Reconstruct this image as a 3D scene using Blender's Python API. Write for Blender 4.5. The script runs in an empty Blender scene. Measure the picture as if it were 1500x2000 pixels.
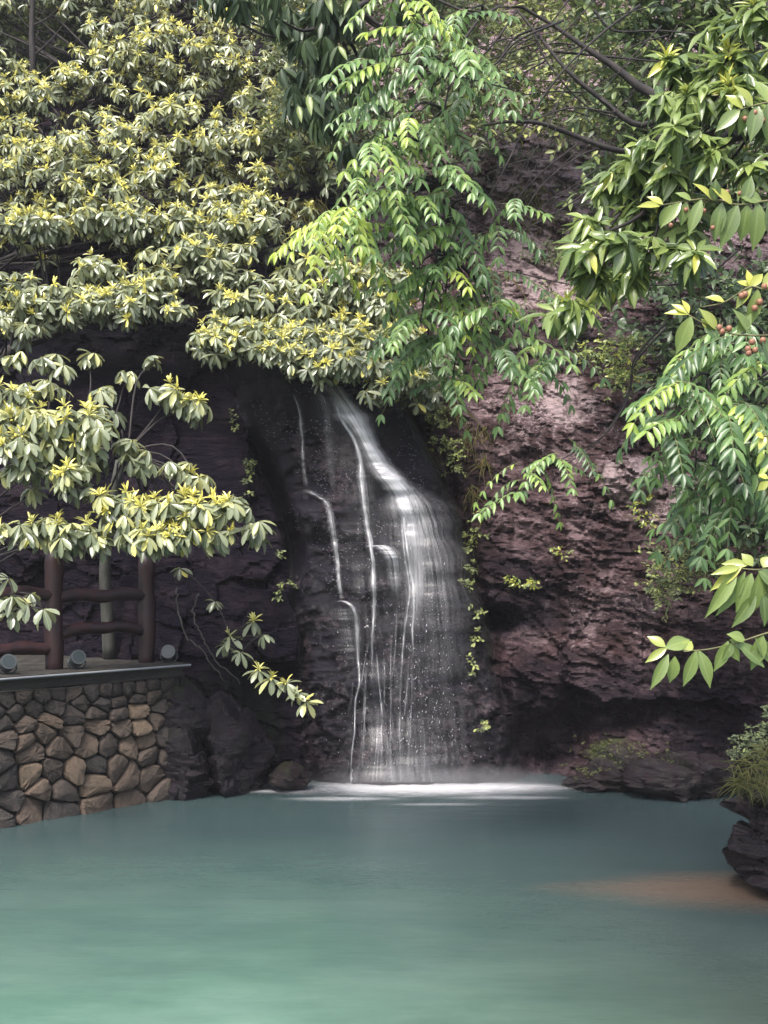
import bpy, math, random
import numpy as np
from math import radians

# ------------------------------------------------------------------ camera, world, sun, exposure
F, H = 2200.0, 2.26          # focal length in photograph pixels, eye height above the pool
S = bpy.context.scene
C = S.collection
cam = bpy.data.cameras.new('camera'); camo = bpy.data.objects.new('camera', cam); C.objects.link(camo)
camo.location = (0, 0, H); camo.rotation_euler = (radians(90), 0, 0)
cam.sensor_fit = 'AUTO'; cam.sensor_width = 36; cam.lens = F / 2000 * 36
cam.shift_y = 0.05; cam.clip_end = 500; cam.clip_start = 0.05
S.camera = camo

SUN_EL, SUN_AZ = radians(56), radians(205)      # high, behind the camera and to its left
W = bpy.data.worlds.new('World'); S.world = W; W.use_nodes = True
nt = W.node_tree; nt.nodes.clear()
sky = nt.nodes.new('ShaderNodeTexSky'); sky.sky_type = 'NISHITA'; sky.sun_disc = False
sky.sun_elevation = SUN_EL; sky.sun_rotation = SUN_AZ; sky.dust_density = 4; sky.air_density = 1.0
hs = nt.nodes.new('ShaderNodeHueSaturation'); hs.inputs['Saturation'].default_value = 0.85
bg = nt.nodes.new('ShaderNodeBackground'); bg.inputs['Strength'].default_value = 0.09
wo = nt.nodes.new('ShaderNodeOutputWorld')
nt.links.new(sky.outputs[0], hs.inputs['Color']); nt.links.new(hs.outputs[0], bg.inputs[0]); nt.links.new(bg.outputs[0], wo.inputs[0])
sun = bpy.data.lights.new('sun', 'SUN'); sun.energy = 1.5; sun.angle = radians(16); sun.color = (1, .96, .9)
suno = bpy.data.objects.new('sun', sun); C.objects.link(suno)
suno.rotation_euler = (radians(90) - SUN_EL, 0, -SUN_AZ + radians(180))
S.view_settings.view_transform = 'Standard'; S.view_settings.look = 'None'
S.view_settings.gamma = 1; S.view_settings.use_curve_mapping = False
S.view_settings.exposure = 1.78
S.cycles.max_bounces = 6; S.cycles.transparent_max_bounces = 24
S.cycles.caustics_reflective = False; S.cycles.caustics_refractive = False

rng = np.random.default_rng(7); R = random.Random(7)
def P(u, v, Y): return np.array([(u - 750) / F * Y, Y, H + (1100 - v) / F * Y])
def nrm(a):
    a = np.asarray(a, float); return a / np.maximum(np.linalg.norm(a, axis=-1, keepdims=True), 1e-9)

# ------------------------------------------------------------------ noise
def _h(ix, iy, iz, s):
    n = (ix.astype(np.int64) * 374761393 + iy.astype(np.int64) * 668265263 + iz.astype(np.int64) * 2147483647 + s * 974634777) & 0x7fffffff
    n = ((n ^ (n >> 13)) * 1274126177) & 0x7fffffff
    n = (n ^ (n >> 16)) & 0x7fffffff
    n = (n * 1103515245 + 12345) & 0x7fffffff
    return ((n >> 8) & 0xffff) / 65535.0
def vnoise(x, y, z=None, s=0):
    z = np.zeros_like(x) if z is None else z
    ix, iy, iz = np.floor(x), np.floor(y), np.floor(z)
    fx, fy, fz = x - ix, y - iy, z - iz
    fx, fy, fz = [f * f * (3 - 2 * f) for f in (fx, fy, fz)]
    r = 0
    for a in (0, 1):
        for b in (0, 1):
            for c in (0, 1):
                r = r + _h(ix + a, iy + b, iz + c, s) * (fx if a else 1 - fx) * (fy if b else 1 - fy) * (fz if c else 1 - fz)
    return r * 2 - 1
def fbm(x, y, z=None, s=0, o=4):
    r, a, k = 0, 1, 1
    for i in range(o):
        r = r + a * vnoise(x * k, y * k, None if z is None else z * k, s + i); a *= .5; k *= 2.03
    return r / 1.6
def facets(x, z, size, s, ang=0, stretch=1.0, tilt=1.0):
    """chiselled plates: each cell has its own height and its own tilt"""
    ca, sa = math.cos(ang), math.sin(ang)
    p = (x * ca + z * sa) / (size * stretch); q = (-x * sa + z * ca) / size
    ip, iq = np.floor(p), np.floor(q)
    best = np.full(x.shape, 9.0); val = np.zeros(x.shape); zz = np.zeros_like(ip)
    for a in (-1, 0, 1):
        for b in (-1, 0, 1):
            cx, cy = ip + a, iq + b
            dx = p - cx - .5 - .42 * (2 * _h(cx, cy, zz, s) - 1); dy = q - cy - .5 - .42 * (2 * _h(cx, cy, zz, s + 11) - 1)
            d = dx * dx + dy * dy
            hh = (_h(cx, cy, zz, s + 23) * 2 - 1) + tilt * ((_h(cx, cy, zz, s + 31) * 2 - 1) * dx + (_h(cx, cy, zz, s + 41) * 2 - .5) * dy)
            m = d < best; best = np.where(m, d, best); val = np.where(m, hh, val)
    return val
def sst(a, b, x):
    t = np.clip((x - a) / (b - a), 0, 1); return t * t * (3 - 2 * t)
def blob(u, v, cu, cv, ru, rv, soft=1.0): return np.exp(-soft * (((u - cu) / ru) ** 2 + ((v - cv) / rv) ** 2) ** 1.5)

# ------------------------------------------------------------------ object helpers
def props(o, label=None, cat=None, group=None, kind=None):
    for k, x in (('label', label), ('category', cat), ('group', group), ('kind', kind)):
        if x: o[k] = x
    return o
def mesh_np(name, V, Fq, mat, smooth=True, uv=None, col=None, tone=None):
    """V (n,3), Fq (m,k) of equal face size or a list of faces"""
    me = bpy.data.meshes.new(name)
    V = np.asarray(V, np.float32)
    if isinstance(Fq, np.ndarray):
        k = Fq.shape[1]; m = len(Fq)
        me.vertices.add(len(V)); me.vertices.foreach_set('co', V.ravel())
        me.loops.add(m * k); me.loops.foreach_set('vertex_index', Fq.ravel().astype(np.int32))
        me.polygons.add(m); me.polygons.foreach_set('loop_start', np.arange(m, dtype=np.int32) * k)
        me.update(calc_edges=True)
    else:
        me.from_pydata(V.tolist(), [], Fq)
    if uv is not None:
        l = me.uv_layers.new(name='UVMap'); li = np.empty(len(me.loops), np.int32); me.loops.foreach_get('vertex_index', li)
        l.data.foreach_set('uv', np.asarray(uv, np.float32)[li].ravel())
    if col is not None:
        a = me.attributes.new('zone', 'FLOAT_COLOR', 'POINT'); c4 = np.ones((len(V), 4), np.float32) * .35; c4[:, :col.shape[1]] = col; a.data.foreach_set('color', c4.ravel())
    if tone is not None:
        a = me.attributes.new('tone', 'FLOAT', 'POINT'); a.data.foreach_set('value', np.broadcast_to(np.float32(tone), (len(V),)).copy())
    me.polygons.foreach_set('use_smooth', np.full(len(me.polygons), smooth)); me.materials.append(mat); me.update()
    return me
def link(name, me, parent=None):
    o = bpy.data.objects.new(name, me); C.objects.link(o)
    if parent is not None: o.parent = parent
    return o
def empty(name, loc, label, cat, group=None):
    o = bpy.data.objects.new(name, None); o.empty_display_size = .1; C.objects.link(o); o.location = [float(a) for a in loc]
    return props(o, label, cat, group)
def put(name, me, root):
    """world-space mesh as a part of an Empty at root.location"""
    me.transform(__import__('mathutils').Matrix.Translation([-a for a in root.location])); return link(name, me, root)

def stuff(name, me, root): return props(put(name, me, root), kind='stuff')

def tube_geo(pts, rad, sides=6, off=0, cap=True):
    pts = np.asarray(pts, float); n = len(pts); rad = np.broadcast_to(np.asarray(rad, float), (n,))
    T = nrm(np.gradient(pts, axis=0)); ref = np.array([0, 0, 1.]) if abs(T[0][2]) < .9 else np.array([1., 0, 0])
    V = []
    for i in range(n):
        a = nrm(np.cross(T[i], ref)); b = np.cross(T[i], a)
        for k in range(sides):
            th = 2 * math.pi * k / sides; V.append(pts[i] + rad[i] * (math.cos(th) * a + math.sin(th) * b))
    Q = [(off + i * sides + k, off + i * sides + (k + 1) % sides, off + (i + 1) * sides + (k + 1) % sides, off + (i + 1) * sides + k) for i in range(n - 1) for k in range(sides)]
    if cap:
        Q.append(tuple(off + k for k in range(sides))[::-1]); Q.append(tuple(off + (n - 1) * sides + k for k in range(sides)))
    return V, Q
class MB:
    def __init__(s): s.V = []; s.F = []
    def tube(s, pts, rad, sides=6, cap=True):
        v, f = tube_geo(pts, rad, sides, len(s.V), cap); s.V += list(v); s.F += f; return s
    def box(s, c, ax, ay, az, hx, hy, hz):
        o = len(s.V); c, ax, ay, az = map(np.asarray, (c, ax, ay, az))
        for i in (-1, 1):
            for j in (-1, 1):
                for k in (-1, 1): s.V.append(c + i * hx * ax + j * hy * ay + k * hz * az)
        s.F += [tuple(o + a for a in f) for f in ((0, 1, 3, 2), (4, 6, 7, 5), (0, 4, 5, 1), (2, 3, 7, 6), (0, 2, 6, 4), (1, 5, 7, 3))]; return s
    def mesh(s, name, mat, smooth=True): return mesh_np(name, np.array(s.V), s.F, mat, smooth)
def smooth_path(pts, n=24):
    pts = np.asarray(pts, float); k = len(pts)
    if k < 3: return np.array([pts[0] + (pts[-1] - pts[0]) * t for t in np.linspace(0, 1, max(2, n // 2))])
    P0 = np.vstack([2 * pts[0] - pts[1], pts, 2 * pts[-1] - pts[-2]]); out = []
    for t in np.linspace(0, k - 1 - 1e-6, n):
        i = int(t); f = t - i; a, b, c, d = P0[i:i + 4]
        out.append(.5 * ((2 * b) + (c - a) * f + (2 * a - 5 * b + 4 * c - d) * f * f + (3 * b - a - 3 * c + d) * f ** 3))
    return np.array(out)

# ------------------------------------------------------------------ materials
def newmat(name):
    m = bpy.data.materials.new(name); m.use_nodes = True; t = m.node_tree; t.nodes.clear()
    out = t.nodes.new('ShaderNodeOutputMaterial'); return m, t, out
def nd(t, typ, ins=None, **kw):
    n = t.nodes.new(typ)
    for k, x in kw.items(): setattr(n, k, x)
    for k, x in (ins or {}).items():
        if hasattr(x, 'is_output'): t.links.new(x, n.inputs[k])
        else: n.inputs[k].default_value = x
    return n
def ramp(t, fac, stops, interp='LINEAR'):
    r = t.nodes.new('ShaderNodeValToRGB'); t.links.new(fac, r.inputs[0]); r.color_ramp.interpolation = interp
    e = r.color_ramp.elements
    while len(e) < len(stops): e.new(.5)
    for i, (p, c) in enumerate(stops): e[i].position = p; e[i].color = (*c, 1) if len(c) == 3 else c
    return r.outputs[0]
def mixc(t, fac, a, b, mode='MIX'):
    n = t.nodes.new('ShaderNodeMix'); n.data_type = 'RGBA'; n.blend_type = mode
    for i, x in ((0, fac), (6, a), (7, b)):
        if hasattr(x, 'is_output'): t.links.new(x, n.inputs[i])
        else: n.inputs[i].default_value = x if i == 0 else (*x, 1)
    return n.outputs[2]
def math_(t, op, a, b=0.0, clamp=False):
    n = t.nodes.new('ShaderNodeMath'); n.operation = op; n.use_clamp = clamp
    for i, x in ((0, a), (1, b)):
        if hasattr(x, 'is_output'): t.links.new(x, n.inputs[i])
        else: n.inputs[i].default_value = x
    return n.outputs[0]
def noise(t, scale, detail=4, rough=.55, vec=None, dist=0.0):
    n = nd(t, 'ShaderNodeTexNoise', {'Scale': scale, 'Detail': detail, 'Roughness': rough, 'Distortion': dist})
    if vec is not None: t.links.new(vec, n.inputs['Vector'])
    return n.outputs[0]
def mapping(t, scale=(1, 1, 1), rot=(0, 0, 0), src='Object'):
    c = t.nodes.new('ShaderNodeTexCoord'); m = nd(t, 'ShaderNodeMapping', {'Scale': scale, 'Rotation': rot}); t.links.new(c.outputs[src], m.inputs[0]); return m.outputs[0]

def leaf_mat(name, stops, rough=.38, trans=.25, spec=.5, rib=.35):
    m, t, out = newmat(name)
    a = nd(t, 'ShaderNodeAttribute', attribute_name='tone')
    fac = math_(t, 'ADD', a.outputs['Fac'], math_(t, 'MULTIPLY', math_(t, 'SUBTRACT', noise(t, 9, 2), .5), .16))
    col = ramp(t, fac, stops)
    uv = nd(t, 'ShaderNodeUVMap'); sx = nd(t, 'ShaderNodeSeparateXYZ', {0: uv.outputs[0]})
    d = math_(t, 'ABSOLUTE', math_(t, 'SUBTRACT', sx.outputs[0], .5))
    mid = ramp(t, d, [(0.0, (1, 1, 1)), (.09, (0, 0, 0))])
    wv = math_(t, 'SINE', math_(t, 'MULTIPLY', math_(t, 'SUBTRACT', sx.outputs[1], math_(t, 'MULTIPLY', d, .35)), 75))
    col = mixc(t, math_(t, 'MULTIPLY', mid, rib), col, tuple(min(1, c * 1.5 + .04) for c in stops[len(stops) // 2][1]))
    col = mixc(t, math_(t, 'MULTIPLY', math_(t, 'GREATER_THAN', wv, .75), .04), col, tuple(c * 1.3 for c in stops[-1][1]))
    geo = nd(t, 'ShaderNodeNewGeometry')
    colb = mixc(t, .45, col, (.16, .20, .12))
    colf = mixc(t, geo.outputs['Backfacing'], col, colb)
    bump = nd(t, 'ShaderNodeBump', {'Strength': .03, 'Distance': .002, 'Height': wv})
    p = nd(t, 'ShaderNodeBsdfPrincipled', {'Base Color': colf, 'Roughness': rough, 'Specular IOR Level': spec, 'Normal': bump.outputs[0]})
    tr = nd(t, 'ShaderNodeBsdfTranslucent', {'Color': mixc(t, .5, col, tuple(min(1, c * 1.6) for c in stops[-2][1]))})
    mx = nd(t, 'ShaderNodeMixShader', {0: trans, 1: p.outputs[0], 2: tr.outputs[0]}); t.links.new(mx.outputs[0], out.inputs[0])
    return m
def rock_mat(name, cols, rough=(.5, .85), bump=.5, scale=1.0, zone=True, dip=.5):
    m, t, out = newmat(name)
    vec = mapping(t, (1 * scale, 1 * scale, 3.2 * scale), (0, dip, 0))
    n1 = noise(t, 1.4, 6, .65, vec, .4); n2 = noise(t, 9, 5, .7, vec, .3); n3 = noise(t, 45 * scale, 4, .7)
    f = math_(t, 'ADD', math_(t, 'MULTIPLY', n1, .6), math_(t, 'MULTIPLY', n2, .45))
    col = ramp(t, f, [(.36, cols[0]), (.50, cols[1]), (.60, cols[2]), (.70, cols[3])])
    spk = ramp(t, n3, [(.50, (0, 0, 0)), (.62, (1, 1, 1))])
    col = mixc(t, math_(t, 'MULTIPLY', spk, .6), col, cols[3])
    col = mixc(t, ramp(t, n3, [(.36, (.8, .8, .8)), (.46, (0, 0, 0))]), col, cols[0])
    r = ramp(t, n2, [(.3, (rough[0],) * 3), (.7, (rough[1],) * 3)])
    if zone:
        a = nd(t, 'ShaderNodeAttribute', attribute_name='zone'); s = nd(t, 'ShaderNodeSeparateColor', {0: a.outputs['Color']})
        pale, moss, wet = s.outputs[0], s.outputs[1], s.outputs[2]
        np_ = noise(t, 19, 6, .8, mapping(t, (1, 1, 1.2)))
        pm = ramp(t, math_(t, 'ADD', math_(t, 'MULTIPLY', pale, .30), math_(t, 'MULTIPLY', np_, .75)), [(.53, (0, 0, 0)), (.62, (1, 1, 1))])
        col = mixc(t, math_(t, 'MULTIPLY', pm, math_(t, 'MINIMUM', math_(t, 'MULTIPLY', pale, 1.6), .85)), col, (.47, .36, .37))
        mm = ramp(t, math_(t, 'ADD', moss, math_(t, 'MULTIPLY', math_(t, 'SUBTRACT', noise(t, 7, 5, .7), .5), 1.1)), [(.40, (0, 0, 0)), (.6, (1, 1, 1))])
        col = mixc(t, mm, col, mixc(t, noise(t, 25, 3), (.035, .05, .012), (.13, .16, .04)))
        stn = noise(t, 1, 4, .6, mapping(t, (5.5, 5.5, .55)))
        col = mixc(t, ramp(t, stn, [(.47, (0, 0, 0)), (.60, (.85, .85, .85))]), col, mixc(t, n1, (.020, .011, .013), (.07, .032, .030)))
        col = mixc(t, math_(t, 'MULTIPLY', wet, math_(t, 'SUBTRACT', .94, math_(t, 'MULTIPLY', math_(t, 'MULTIPLY', spk, a.outputs['Alpha']), .14))), col, (.006, .0055, .013))  # blend to near black: soaked rock, and painted shade on the left
        r = mixc(t, math_(t, 'MULTIPLY', wet, a.outputs['Alpha']), mixc(t, wet, r, (.6, .6, .6)), (.07, .07, .07)); spec_ = math_(t, 'ADD', .05, math_(t, 'MULTIPLY', a.outputs['Alpha'], .5)); r = mixc(t, mm, r, (.95, .95, .95))
    hh = math_(t, 'ADD', math_(t, 'ADD', math_(t, 'MULTIPLY', n1, 2.0), n2), math_(t, 'MULTIPLY', n3, .35))
    b = nd(t, 'ShaderNodeBump', {'Strength': bump, 'Distance': .05, 'Height': hh})
    p = nd(t, 'ShaderNodeBsdfPrincipled', {'Base Color': col, 'Roughness': r, 'Normal': b.outputs[0]}); t.links.new(p.outputs[0], out.inputs[0])
    if zone: t.links.new(spec_, p.inputs['Specular IOR Level'])
    return m
def bark_mat(name, a, b, rough=.8, sc=14):
    m, t, out = newmat(name); n = noise(t, sc, 5, .65, mapping(t, (1, 1, .3)))
    col = ramp(t, n, [(.35, a), (.65, b)])
    bp = nd(t, 'ShaderNodeBump', {'Strength': .5, 'Distance': .01, 'Height': n})
    p = nd(t, 'ShaderNodeBsdfPrincipled', {'Base Color': col, 'Roughness': rough, 'Normal': bp.outputs[0]}); t.links.new(p.outputs[0], out.inputs[0]); return m
def plain_mat(name, col, rough=.5, metal=0.0, var=.25):
    m, t, out = newmat(name); n = noise(t, 30, 4, .6)
    c = ramp(t, n, [(.3, tuple(x * (1 - var) for x in col)), (.7, tuple(min(1, x * (1 + var)) for x in col))])
    p = nd(t, 'ShaderNodeBsdfPrincipled', {'Base Color': c, 'Roughness': rough, 'Metallic': metal}); t.links.new(p.outputs[0], out.inputs[0]); return m

M = {}
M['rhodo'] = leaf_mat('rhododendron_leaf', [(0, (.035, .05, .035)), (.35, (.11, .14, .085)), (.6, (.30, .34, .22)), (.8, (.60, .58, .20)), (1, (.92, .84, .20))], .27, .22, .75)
M['pinnate'] = leaf_mat('pinnate_leaf', [(0, (.02, .045, .03)), (.4, (.085, .165, .065)), (.7, (.20, .33, .10)), (1, (.45, .55, .08))], .34, .35, .6)
M['broad'] = leaf_mat('broad_leaf', [(0, (.02, .045, .02)), (.4, (.085, .14, .05)), (.7, (.23, .31, .09)), (1, (.60, .58, .10))], .28, .3, .8)
M['dark'] = leaf_mat('dark_leaf', [(0, (.012, .028, .014)), (.5, (.045, .075, .035)), (.8, (.10, .15, .06)), (1, (.22, .28, .08))], .38, .2, .5)
M['olive'] = leaf_mat('olive_leaf', [(0, (.025, .04, .025)), (.5, (.10, .13, .07)), (.8, (.24, .28, .11)), (1, (.44, .48, .14))], .5, .25, .4)
M['grass'] = leaf_mat('grass_blade', [(0, (.05, .06, .02)), (.5, (.13, .17, .05)), (.8, (.30, .28, .12)), (1, (.45, .38, .2))], .5, .3, .3)
M['cliff'] = rock_mat('cliff_rock', [(.013, .007, .009), (.050, .029, .033), (.125, .074, .081), (.31, .215, .225)], (.35, .75), 1.3)
M['boulder'] = rock_mat('boulder_rock', [(.016, .014, .013), (.036, .028, .024), (.065, .05, .038), (.13, .11, .10)], (.5, .85), .8)
M['bark'] = bark_mat('dark_bark', (.010, .008, .009), (.036, .028, .027))
M['palebark'] = bark_mat('pale_bark', (.025, .027, .022), (.075, .075, .065))
M['twig'] = bark_mat('green_twig', (.09, .09, .04), (.2, .19, .09))
M['redwood'] = bark_mat('red_painted_log', (.012, .006, .008), (.038, .013, .014), .42, 9)
M['metal'] = plain_mat('grey_metal', (.06, .07, .075), .5, .3)
M['berry'] = plain_mat('orange_berry', (.28, .13, .08), .5)
M['cap'] = plain_mat('grey_coping', (.24, .25, .27), .4)
M['mortar'] = rock_mat('dark_mortar', [(.010, .009, .009), (.022, .019, .017), (.035, .032, .024), (.07, .065, .05)], (.6, .9), .6, 1, False, 0)
M['soil'] = rock_mat('soil', [(.02, .018, .012), (.04, .034, .022), (.06, .055, .03), (.1, .09, .06)], (.8, .95), .6, 1, False, 0)
def stone_mat():
    m, t, out = newmat('wall_stone')
    a = nd(t, 'ShaderNodeAttribute', attribute_name='tone')
    n1 = noise(t, 5, 5, .7, None, .5); n2 = noise(t, 28, 5, .7)
    f = math_(t, 'ADD', a.outputs['Fac'], math_(t, 'MULTIPLY', math_(t, 'SUBTRACT', n1, .5), .5))
    col = ramp(t, f, [(0, (.034, .030, .031)), (.3, (.078, .058, .048)), (.55, (.145, .102, .074)), (.8, (.225, .16, .108)), (1, (.33, .26, .21))])
    col = mixc(t, ramp(t, n2, [(.5, (0, 0, 0)), (.72, (.65, .65, .65))]), col, (.34, .26, .22))
    col = mixc(t, ramp(t, noise(t, 3.1, 4, .7), [(.56, (0, 0, 0)), (.70, (.7, .7, .7))]), col, (.055, .062, .025))
    b = nd(t, 'ShaderNodeBump', {'Strength': 1.0, 'Distance': .03, 'Height': math_(t, 'ADD', n1, math_(t, 'MULTIPLY', n2, .6))})
    p = nd(t, 'ShaderNodeBsdfPrincipled', {'Base Color': col, 'Roughness': .6, 'Normal': b.outputs[0]}); t.links.new(p.outputs[0], out.inputs[0]); return m
M['stone'] = stone_mat()

# ------------------------------------------------------------------ leaves
def leaf_template(kind):
    prof = {'obovate': [(0, .06), (.3, .34), (.62, .5), (.86, .36), (1, .02)],
            'lance': [(0, .05), (.22, .38), (.48, .5), (.76, .32), (1, .01)],
            'fine': [(0, .1), (.5, .5), (1, .02)],
            'blade': [(0, .5), (.35, .45), (.7, .3), (1, .02)],
            'big': [(0, .04), (.1, .2), (.25, .40), (.42, .5), (.58, .48), (.74, .34), (.9, .12), (1, .01)]}[kind]
    V, uv = [], []
    for t, w in prof:
        z = -.20 * t * t if kind != 'blade' else -.55 * t * t
        fold = .16 * w
        V += [(-w, t, z + fold), (0, t, z), (w, t, z + fold)]; uv += [(.5 - w, t), (.5, t), (.5 + w, t)]
    Q = []
    for i in range(len(prof) - 1):
        a = i * 3; Q += [(a, a + 1, a + 4, a + 3), (a + 1, a + 2, a + 5, a + 4)]
    return np.array(V, float), np.array(Q, np.int64), np.array(uv, float)
TPL = {k: leaf_template(k) for k in ('obovate', 'lance', 'fine', 'blade', 'big')}
_leafmesh = {}
class Leaves:
    def __init__(s, mat, tpl): s.mat, s.tpl = mat, tpl; s.p, s.d, s.n, s.l, s.w, s.t = [], [], [], [], [], []
    def add(s, p, d, n, l, w, t):
        p = np.atleast_2d(p); N = max(len(p), len(np.atleast_2d(d)))
        for lst, x, k in ((s.p, p, 3), (s.d, d, 3), (s.n, n, 3)): lst.append(np.broadcast_to(np.atleast_2d(x), (N, 3)))
        for lst, x in ((s.l, l), (s.w, w), (s.t, t)): lst.append(np.broadcast_to(np.atleast_1d(x), (N,)))
    def build(s, root, n_single=300, name='leaf', rest='foliage'):
        p, d, n = np.concatenate(s.p), nrm(np.concatenate(s.d)), np.concatenate(s.n); l, w, t = (np.concatenate(x) for x in (s.l, s.w, s.t))
        x = nrm(np.cross(d, n)); z = np.cross(x, d)
        loc = np.array(root.location)
        u = 750 + p[:, 0] / p[:, 1] * F; v = 1100 - (p[:, 2] - H) / p[:, 1] * F
        infr = (u > 5) & (u < 1495) & (v > 5) & (v < 1995)
        order = np.argsort(-(l / p[:, 1]) * np.where(infr, 1, 0.001) * (1 + .25 * rng.random(len(p))))
        one = order[:n_single][infr[order[:n_single]]]
        mk = np.ones(len(p), bool); mk[one] = False
        B = np.zeros((len(p), 3, 3)); B[:, :, 0] = x * w[:, None]; B[:, :, 1] = d * l[:, None]; B[:, :, 2] = z * l[:, None]
        TV, TQ, TU = TPL[s.tpl]
        from mathutils import Matrix
        for i in one:
            q = int(np.clip(round(t[i] * 10), 0, 10)); key = (s.tpl, s.mat.name, q)
            if key not in _leafmesh: _leafmesh[key] = mesh_np('leaf', TV, TQ, s.mat, True, TU, None, q / 10)
            o = link(name, _leafmesh[key], root); m4 = np.eye(4); m4[:3, :3] = B[i]; m4[:3, 3] = p[i] - loc; o.matrix_local = Matrix(m4.tolist())
        if mk.any():
            b, pp, tt = B[mk], p[mk] - loc, t[mk]; N = len(pp); k = len(TV)
            VV = np.einsum('nij,kj->nki', b, TV) + pp[:, None, :]
            QQ = (TQ[None] + (np.arange(N) * k)[:, None, None]).reshape(-1, 4)
            me = mesh_np(rest, VV.reshape(-1, 3), QQ, s.mat, True, np.tile(TU, (N, 1)), None, np.repeat(tt, k))
            props(link(rest, me, root), kind='stuff')
        return len(p)
def rv(n, sc=1.0): return rng.normal(size=(n, 3)) * sc
def whorl(L, c, axis, size, tone, n=8, young=0.0, elev=(-60, 10), wr=.34):
    axis = nrm(np.asarray(axis)); a = nrm(np.cross(axis, [0.31, .2, .9])); b = np.cross(axis, a)
    th = 2 * math.pi * (np.arange(n) + rng.random()) / n + rng.normal(size=n) * .2
    e = np.radians(rng.uniform(elev[0], elev[1], n))
    rad = np.cos(th)[:, None] * a + np.sin(th)[:, None] * b
    d = rad * np.cos(e)[:, None] + axis * np.sin(e)[:, None] + np.array([0, 0, -.12]) + rv(n, .08)
    nn = axis * np.cos(e)[:, None] - rad * np.sin(e)[:, None] + rv(n, .12)
    L.add(np.asarray(c) + rad * size * .06, d, nn, size * rng.uniform(.75, 1.1, n), size * wr * rng.uniform(.85, 1.15, n), np.clip(tone + rng.normal(size=n) * .1, 0, .72))
    if R.random() < .05: L.add(np.asarray(c), [R.gauss(0, .4), -.4, -.8], [0, -1, .3], size * .9, size * wr, .97)
    if young > 0:
        m = 11; th = 2 * math.pi * rng.random(m); e = np.radians(rng.uniform(5, 85, m)); rad = np.cos(th)[:, None] * a + np.sin(th)[:, None] * b
        d = rad * np.cos(e)[:, None] + axis * np.sin(e)[:, None]; nn = axis * np.cos(e)[:, None] - rad * np.sin(e)[:, None] + rv(m, .2)
        L.add(np.asarray(c) + axis * size * .06, d, nn, size * rng.uniform(.35, .75, m), size * .13, np.clip(young + rng.normal(size=m) * .08, .6, 1))
def compound(L, mb, base, d, length, pairs, ll, tone, droop=.5):
    d = nrm(d); t = np.linspace(.12, 1, pairs); base = np.asarray(base)
    pt = lambda q: base + d * length * np.asarray(q)[:, None] + np.array([0, 0, -1.]) * droop * length * (np.asarray(q) ** 2)[:, None]
    p = pt(t); T = nrm(d + np.array([0, 0, -2.]) * droop * t[:, None])
    side = nrm(np.cross(T, [0, -.5, 1.])); up = nrm(np.cross(side, T) + np.array([0, -.4, .5]))
    for sgn in (-1, 1):
        dd = side * sgn * .8 + T * .55 + np.array([0, 0, -.42]) + rv(pairs, .1)
        L.add(p, dd, up + rv(pairs, .18), ll * (1 - .35 * np.abs(t - .55)) * rng.uniform(.85, 1.1, pairs), ll * .30, np.clip(tone + rng.normal(size=pairs) * .07, 0, 1))
    L.add(p[-1:], T[-1:] + rv(1, .1), up[-1:], ll * .9, ll * .28, tone)
    mb.tube(pt(np.linspace(0, 1, 5)), np.linspace(.004, .0015, 5), 3, False)

#SECTION_STRUCTURE
# ------------------------------------------------------------------ cliff
us_c = [-500, 0, 200, 350, 450, 560, 700, 850, 950, 1060, 1200, 1400, 1600, 2000]
vs_c = [-350, 0, 300, 500, 700, 850, 1000, 1200, 1400, 1540, 1660]
YT = np.array([
 [21, 21, 21, 21, 21, 21, 21, 21, 21, 21, 21, 20, 19, 17.5],
 [17.5, 17.5, 17.4, 17.2, 17, 17, 17, 17, 17, 17, 16.8, 16.4, 15.8, 14.8],
 [15.4, 15.4, 15.3, 15.2, 15.1, 15, 15, 15, 15, 14.9, 14.8, 14.3, 13.8, 12.8],
 [14.3, 14.3, 14.1, 14.0, 13.8, 13.7, 13.7, 13.8, 13.9, 13.9, 13.8, 13.3, 12.8, 11.8],
 [13.3, 13.3, 13.2, 13.1, 12.9, 12.6, 12.6, 12.9, 13.1, 13.1, 12.9, 12.5, 12.0, 11.1],
 [12.9, 12.9, 12.8, 12.5, 12.5, 12.3, 12.2, 12.4, 12.7, 12.6, 12.5, 12.1, 11.6, 10.8],
 [12.7, 12.7, 12.6, 12.2, 12.2, 12.2, 12.0, 12.05, 12.3, 12.3, 12.2, 11.8, 11.3, 10.6],
 [12.7, 12.7, 12.6, 11.9, 11.6, 11.9, 11.8, 11.8, 11.95, 12.1, 11.8, 11.5, 11.0, 10.2],
 [12.7, 12.7, 12.5, 11.4, 11.3, 11.8, 11.7, 11.7, 11.8, 12.1, 11.7, 11.4, 10.8, 9.9],
 [12.7, 12.7, 12.4, 11.1, 11.2, 11.7, 11.6, 11.6, 11.6, 11.9, 11.5, 11.25, 10.6, 9.7],
 [12.7, 12.7, 12.4, 11.1, 11.2, 11.7, 11.6, 11.6, 11.6, 11.9, 11.5, 11.25, 10.6, 9.7]])
def base_depth(u, v):
    i = np.clip(np.searchsorted(us_c, u, side='right') - 1, 0, len(us_c) - 2); j = np.clip(np.searchsorted(vs_c, v, side='right') - 1, 0, len(vs_c) - 2)
    U, Vv = np.array(us_c, float), np.array(vs_c, float)
    fu = np.clip((u - U[i]) / (U[i + 1] - U[i]), 0, 1); fv = np.clip((v - Vv[j]) / (Vv[j + 1] - Vv[j]), 0, 1)
    fu = fu * .5 + .5 * fu * fu * (3 - 2 * fu); fv = fv * .6 + .4 * fv * fv * (3 - 2 * fv)
    return YT[j, i] * (1 - fu) * (1 - fv) + YT[j, i + 1] * fu * (1 - fv) + YT[j + 1, i] * (1 - fu) * fv + YT[j + 1, i + 1] * fu * fv
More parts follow.
